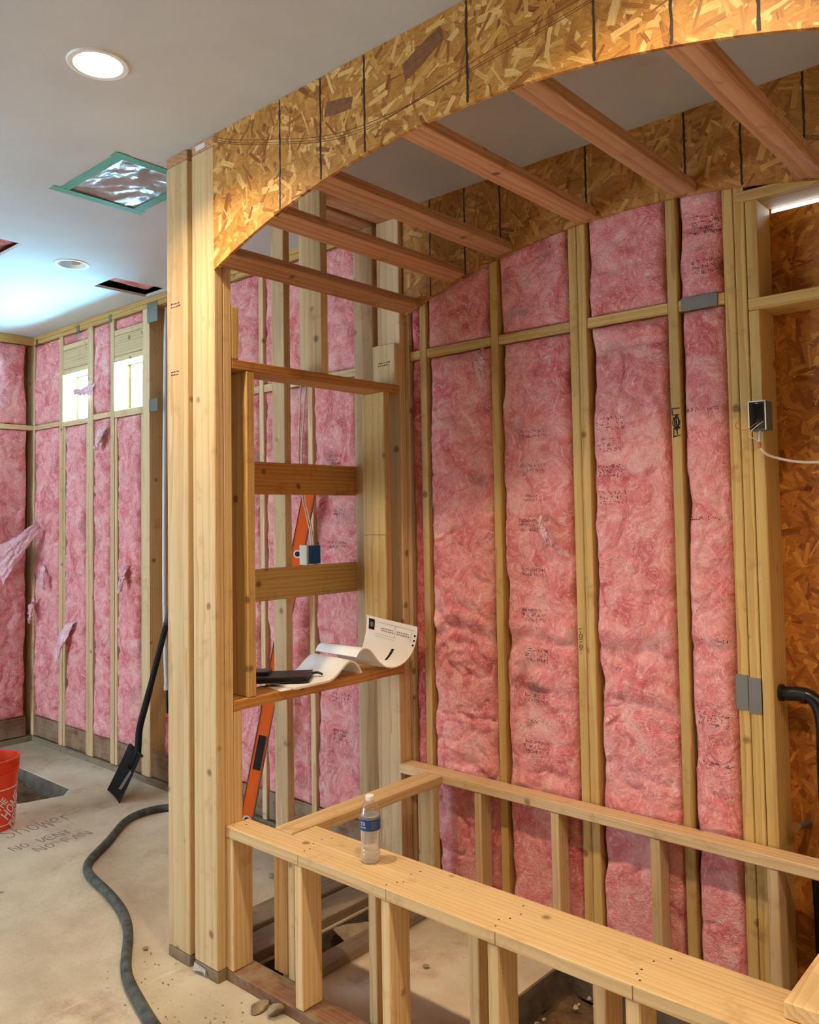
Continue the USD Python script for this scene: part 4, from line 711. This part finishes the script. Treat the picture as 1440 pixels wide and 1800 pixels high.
def page_patch(at, s0, s1_, x0, x1, off=.0007, ns=6):
    V = [at(s, x, off) for s in np.linspace(s0, s1_, ns) for x in (x0, x1)]; F = []
    for i in range(ns-1): F += [(2*i, 2*i+2, 2*i+3), (2*i, 2*i+3, 2*i+1), (2*i, 2*i+3, 2*i+2), (2*i, 2*i+1, 2*i+3)]
    return np.array(V), np.array(F)
part(st2, 'printed_square', page_patch(at2, .87, .975, .84, .955), 'ink_black', label='black printed square on the upturned page')
cc = [at2(.922+.028*math.sin(t), .897+.032*math.cos(t), .0011) for t in np.linspace(0, 2*np.pi, 20)[:-1]]; cc = np.vstack([np.array(cc), np.mean(cc, 0)]); part(st2, 'printed_disc', (cc, np.array([(19, i, (i+1) % 19) for i in range(19)]+[(19, (i+1) % 19, i) for i in range(19)])), 'ink_grey')
part(st2, 'printed_bar', page_patch(at2, .60, .735, .36, .41, ns=10), 'ink_black', label='black curved stripe printed on the page')
ln_ = []; rg = np.random.default_rng(3)
for s in (.90, .878):
    for a, b in ((.46, .72), (.14, .40)):
        x = a+.02*(s > .88)
        while x < b: w_ = rg.uniform(.015, .035); ln_.append(page_patch(at2, s, s+.010, x, x+w_, ns=2)); x += w_+.012
for s, a, b in ((.84, .40, .82), (.815, .40, .82), (.955, .05, .80)): ln_.append(page_patch(at2, s, s+.0025, a, b, ns=2))
for s in (.1, .16, .22): ln_.append(page_patch(at2, s, s+.003, .25, .85, ns=2))
for a in (.43, .11): ln_.append(page_patch(at2, .84, .95, a, a+.006, ns=5))
part(st2, 'printed_text', cat(ln_), 'ink_grey', label='lines of tiny print, upside down', kind='stuff')
for k in range(3): part(st2, 'printed_dot', page_patch(at2, .90-.045*k, .918-.045*k, .025, .06, ns=3), 'ink_black')

# ------------------------------------------------------------------ bottle on the cap boards
bo = thing('water_bottle', 'clear plastic water bottle with a blue label standing on the cap boards', 'bottle', (-1.90, 1.935, ZT)); bo_c = np.array([-1.90, 1.935, ZBOT])
ribs = [(.0315+.0008*math.sin(k*1.9)-.002*math.sin(np.pi*k/24), .022+.0042*k) for k in range(24)]
outer = [(0, .004), (.018, .003), (.027, 0), (.031, .006), (.0325, .016), *ribs, (.0318, .124), (.0325, .128), (.0325, .150), (.0315, .158), (.027, .172), (.020, .184), (.0145, .190), (.0125, .192), (.0125, .197)]
part(bo, 'bottle', lathe(outer, 56, bo_c), 'pet', smooth=50)
inn = [(0, .006)]+[(max(r-.0012, 0), z+.0008) for r, z in outer[1:] if z < .140]+[(.0312, .146), (0, .146)]
part(bo, 'water', lathe(inn, 56, bo_c), 'bottle_water', smooth=50, label='clear water filling two thirds of the bottle')
bol = part(bo, 'label_band', lathe([(.0330, .104), (.0334, .104), (.0334, .138), (.0330, .138), (.0330, .104)], 64, bo_c), 'label_blue', smooth=40)
part(bo, 'cap', lathe([(0, .2075), (.0125, .2075), (.0142, .206), (.0145, .194), (.0135, .1925), (.0125, .1925), (.0125, .205), (0, .205)], 40, bo_c), 'cap_white', smooth=30)
def on_bottle(x, z, r=.0336): a0 = math.atan2(-bo_c[1], -bo_c[0]); a = a0+x/r; return bo_c+np.array([r*math.cos(a), r*math.sin(a), z])
m = meshkit.text_mesh('ra', .014, .0002, bold=True); tv = m.vertices; V = np.array([on_bottle(x-.034, z_+.121) for x, z_, _ in tv]); part(bol, 'lettering', (V, np.vstack([m.faces, m.faces[:, ::-1]])), 'white_print')
V, F = [], []
for k, (xa, xb, z_) in enumerate(((-.034, -.014, .113),)):
    for s in range(8): V += [on_bottle(xa+(xb-xa)*s/7, z_), on_bottle(xa+(xb-xa)*s/7, z_+.0035)]
    for s in range(7): F += [(2*s, 2*s+2, 2*s+3), (2*s, 2*s+3, 2*s+1)]
part(bol, 'lettering', (np.array(V), np.array(F+[t[::-1] for t in F])), 'white_print')
V, F = [], []
for k in range(9):
    z_ = .110+k*.0028; b0 = len(V)
    for s in range(8): V += [on_bottle(.003+.020*s/7, z_), on_bottle(.003+.020*s/7, z_+.0008)]
    for s in range(7): F += [(b0+2*s, b0+2*s+2, b0+2*s+3), (b0+2*s, b0+2*s+3, b0+2*s+1)]
part(bol, 'small_print', (np.array(V), np.array(F+[t[::-1] for t in F])), 'ink_grey', kind='stuff')

# ------------------------------------------------------------------ writing on the floor
LET = {'S': [[(.9, .85), (.5, 1), (.1, .8), (.3, .55), (.8, .4), (.9, .15), (.5, 0), (.05, .15)]], 'h': [[(.1, 1), (.15, 0)], [(.15, .4), (.5, .55), (.8, .4), (.85, 0)]], 'o': [circ(.5, .3, .4, .3)], 'w': [[(0, .6), (.2, 0), (.5, .5), (.75, 0), (1, .6)]],
       'e': [[(.1, .3), (.8, .35), (.6, .6), (.2, .5), (.15, .1), (.8, .05)]], 'r': [[(.1, .6), (.15, 0)], [(.15, .4), (.5, .6), (.8, .5)]], 'N': [[(0, 0), (.05, 1), (.8, 0), (.85, 1)]], 'O': [circ(.5, .5, .42, .48)], 'V': [[(0, 1), (.4, 0), (.85, 1)]],
       'E': [[(.8, 1), (.05, 1), (.05, 0), (.85, 0)], [(.05, .5), (.7, .5)]], 'T': [[(0, 1), (.9, 1)], [(.45, 1), (.45, 0)]], 'F': [[(.8, 1), (.05, 1), (.05, 0)], [(.05, .5), (.7, .5)]], 'A': [[(0, 0), (.42, 1), (.85, 0)], [(.15, .4), (.7, .4)]], ' ': []}
def floor_text(s, o, e, h):
    o, e = np.array([*o, .0004]), np.array([*e, .0004]); d = (e-o)/len(s); nrm = np.array([0, 0, 1.]); upv = np.cross(nrm, d); upv = upv/np.linalg.norm(upv)*h; ms = []
    for k, ch in enumerate(s):
        for st in LET[ch]:
            P = np.array([o+d*(k+a*.78)+upv*b for a, b in st]); P = np.linspace(P[0], P[1], 5) if len(P) == 2 else spline(P, 24); ms.append(ribbon(P, .006, nrm, .0004))
    part(fl, 'floor_writing', cat(ms), 'floor_pencil', label='pencil handwriting on the concrete')
floor_text('Shower', (-4.498, 1.893), (-4.511, 2.281), .16)
floor_text('NO VENT', (-4.302, 1.844), (-4.313, 2.163), .064)
floor_text('NO FAN', (-4.196, 1.921), (-4.217, 2.22), .062)

# ------------------------------------------------------------------ rubble
def rock(cx, cy, cz, r, seed, sq=(1, 1, .7), rough=.35):
    m = trimesh.creation.icosphere(3, 1.0); v = m.vertices; rr = np.random.default_rng(seed); cut = rr.normal(0, 1, (9, 3)); cut /= np.linalg.norm(cut, axis=1)[:, None]
    for c_ in cut: e_ = v@c_-rr.uniform(.42, .8); v = v-np.maximum(e_, 0)[:, None]*c_
    v = v*(1+rough*.5*(fbm(v*2.6+seed, 4, seed)-.5)*2)[:, None]*np.array(sq)*r; v[:, 2] -= v[:, 2].min(); return v+[cx, cy, cz], m.faces
RK = [(-2.435, 2.365, -.045, .066, 'tan rock lying in the trench behind the rear short stud', 'stone', (1, 1.3, .8)), (-2.44, 2.03, -.05, .058, 'brown rock at the front of the trench beside the sole plate', 'stone', (.8, 1.3, .8)), (-2.42, 2.22, -.075, .045, 'pale crumbled concrete lump between the two trench rocks', 'stone_pale', (1.2, 1.2, .6)),
      (-2.285, 1.782, 0, .036, 'grey chip of concrete beside the front sole plate, left piece', 'stone', (.7, 1.2, .5)), (-2.215, 1.80, 0, .036, 'grey chip of concrete beside the front sole plate, right piece', 'stone', (.7, 1.1, .6)), (-2.02, 2.34, 0, .012, 'small dark stone on the slab inside the tub frame', 'stone', (1, 1, .7)),
      (-3.05, 2.47, 0, .02, 'small stone on the floor behind the tub frame corner stud', 'stone', (1, 1, .7)), (-2.93, 1.75, 0, .012, 'tiny pebble beside the foot of the left partition', 'stone', (1, 1, .7)), (-3.88, 1.60, 0, .014, 'pale flake of plaster on the floor left of the hose', 'stone_pale', (1.2, 1, .3)), (-3.80, 1.50, 0, .016, 'pale flake of plaster at the left edge of the floor', 'stone_pale', (1.3, 1, .3))]
for k, (x, y, z, r, lb, mt, sq_) in enumerate(RK): single('rubble_stone', lb, 'stone', rock(x, y, z, r, 31+k*7, sq_), mt, smooth=18)
rg = np.random.default_rng(12); ms = []
for k in range(230):
    x, y = rg.uniform(-1.62, -.4), rg.uniform(2.1, 2.7); ms.append(rock(x, y, -.115+rg.uniform(0, .02), rg.uniform(.004, .013), k, (1, 1, .7))) if False else None
    b = trimesh.creation.icosphere(1, 1); v = b.vertices*(1+.3*rg.normal(0, 1, (len(b.vertices), 1)).clip(-1, 1))*rg.uniform(.003, .011)*np.array([1, 1, .7])+[x, y, -.105+rg.uniform(-.01, .02)]; ms.append((v, b.faces))
single('gravel', 'small pale gravel scattered over the dark soil pit', 'gravel', cat(ms), 'stone_pale', kind='stuff')
ms = []
for k in range(150):
    x = rg.uniform(-2.9, -1.9); y = rg.uniform(1.5, 1.78);
    if np.min(np.hypot(hP[:, 0]-x, hP[:, 1]-y)) < .03 or math.hypot(x+2.25, y-1.79) < .08 or math.hypot(x+2.93, y-1.75) < .02: continue
    b = trimesh.creation.icosphere(1, 1); s = rg.uniform(.001, .0034); v = b.vertices*s*np.array([1.3, 1, .6])*(1+.25*rg.normal(0, 1, (len(b.vertices), 1)).clip(-1, 1)); v[:, 2] -= v[:, 2].min(); ms.append((v+[x, y, 0], b.faces))
single('floor_debris', 'scattered crumbs of dirt and wood chips along the front plate', 'debris', cat(ms), 'stone', kind='stuff')
ps = thing('plastic_scrap', 'torn clear plastic wrap stapled at the foot of the right front post', 'plastic scrap', (-2.62, YF-.01, .01)); part(ps, 'film', (np.array([(-2.655, YF-.004, .035), (-2.585, YF-.004, .03), (-2.58, YF-.012, .012), (-2.60, YF-.006, .018), (-2.65, YF-.014, .01)]), np.array([(0, 4, 3), (0, 3, 1), (1, 3, 2), (0, 3, 4), (0, 1, 3), (1, 2, 3)])), 'sticker')
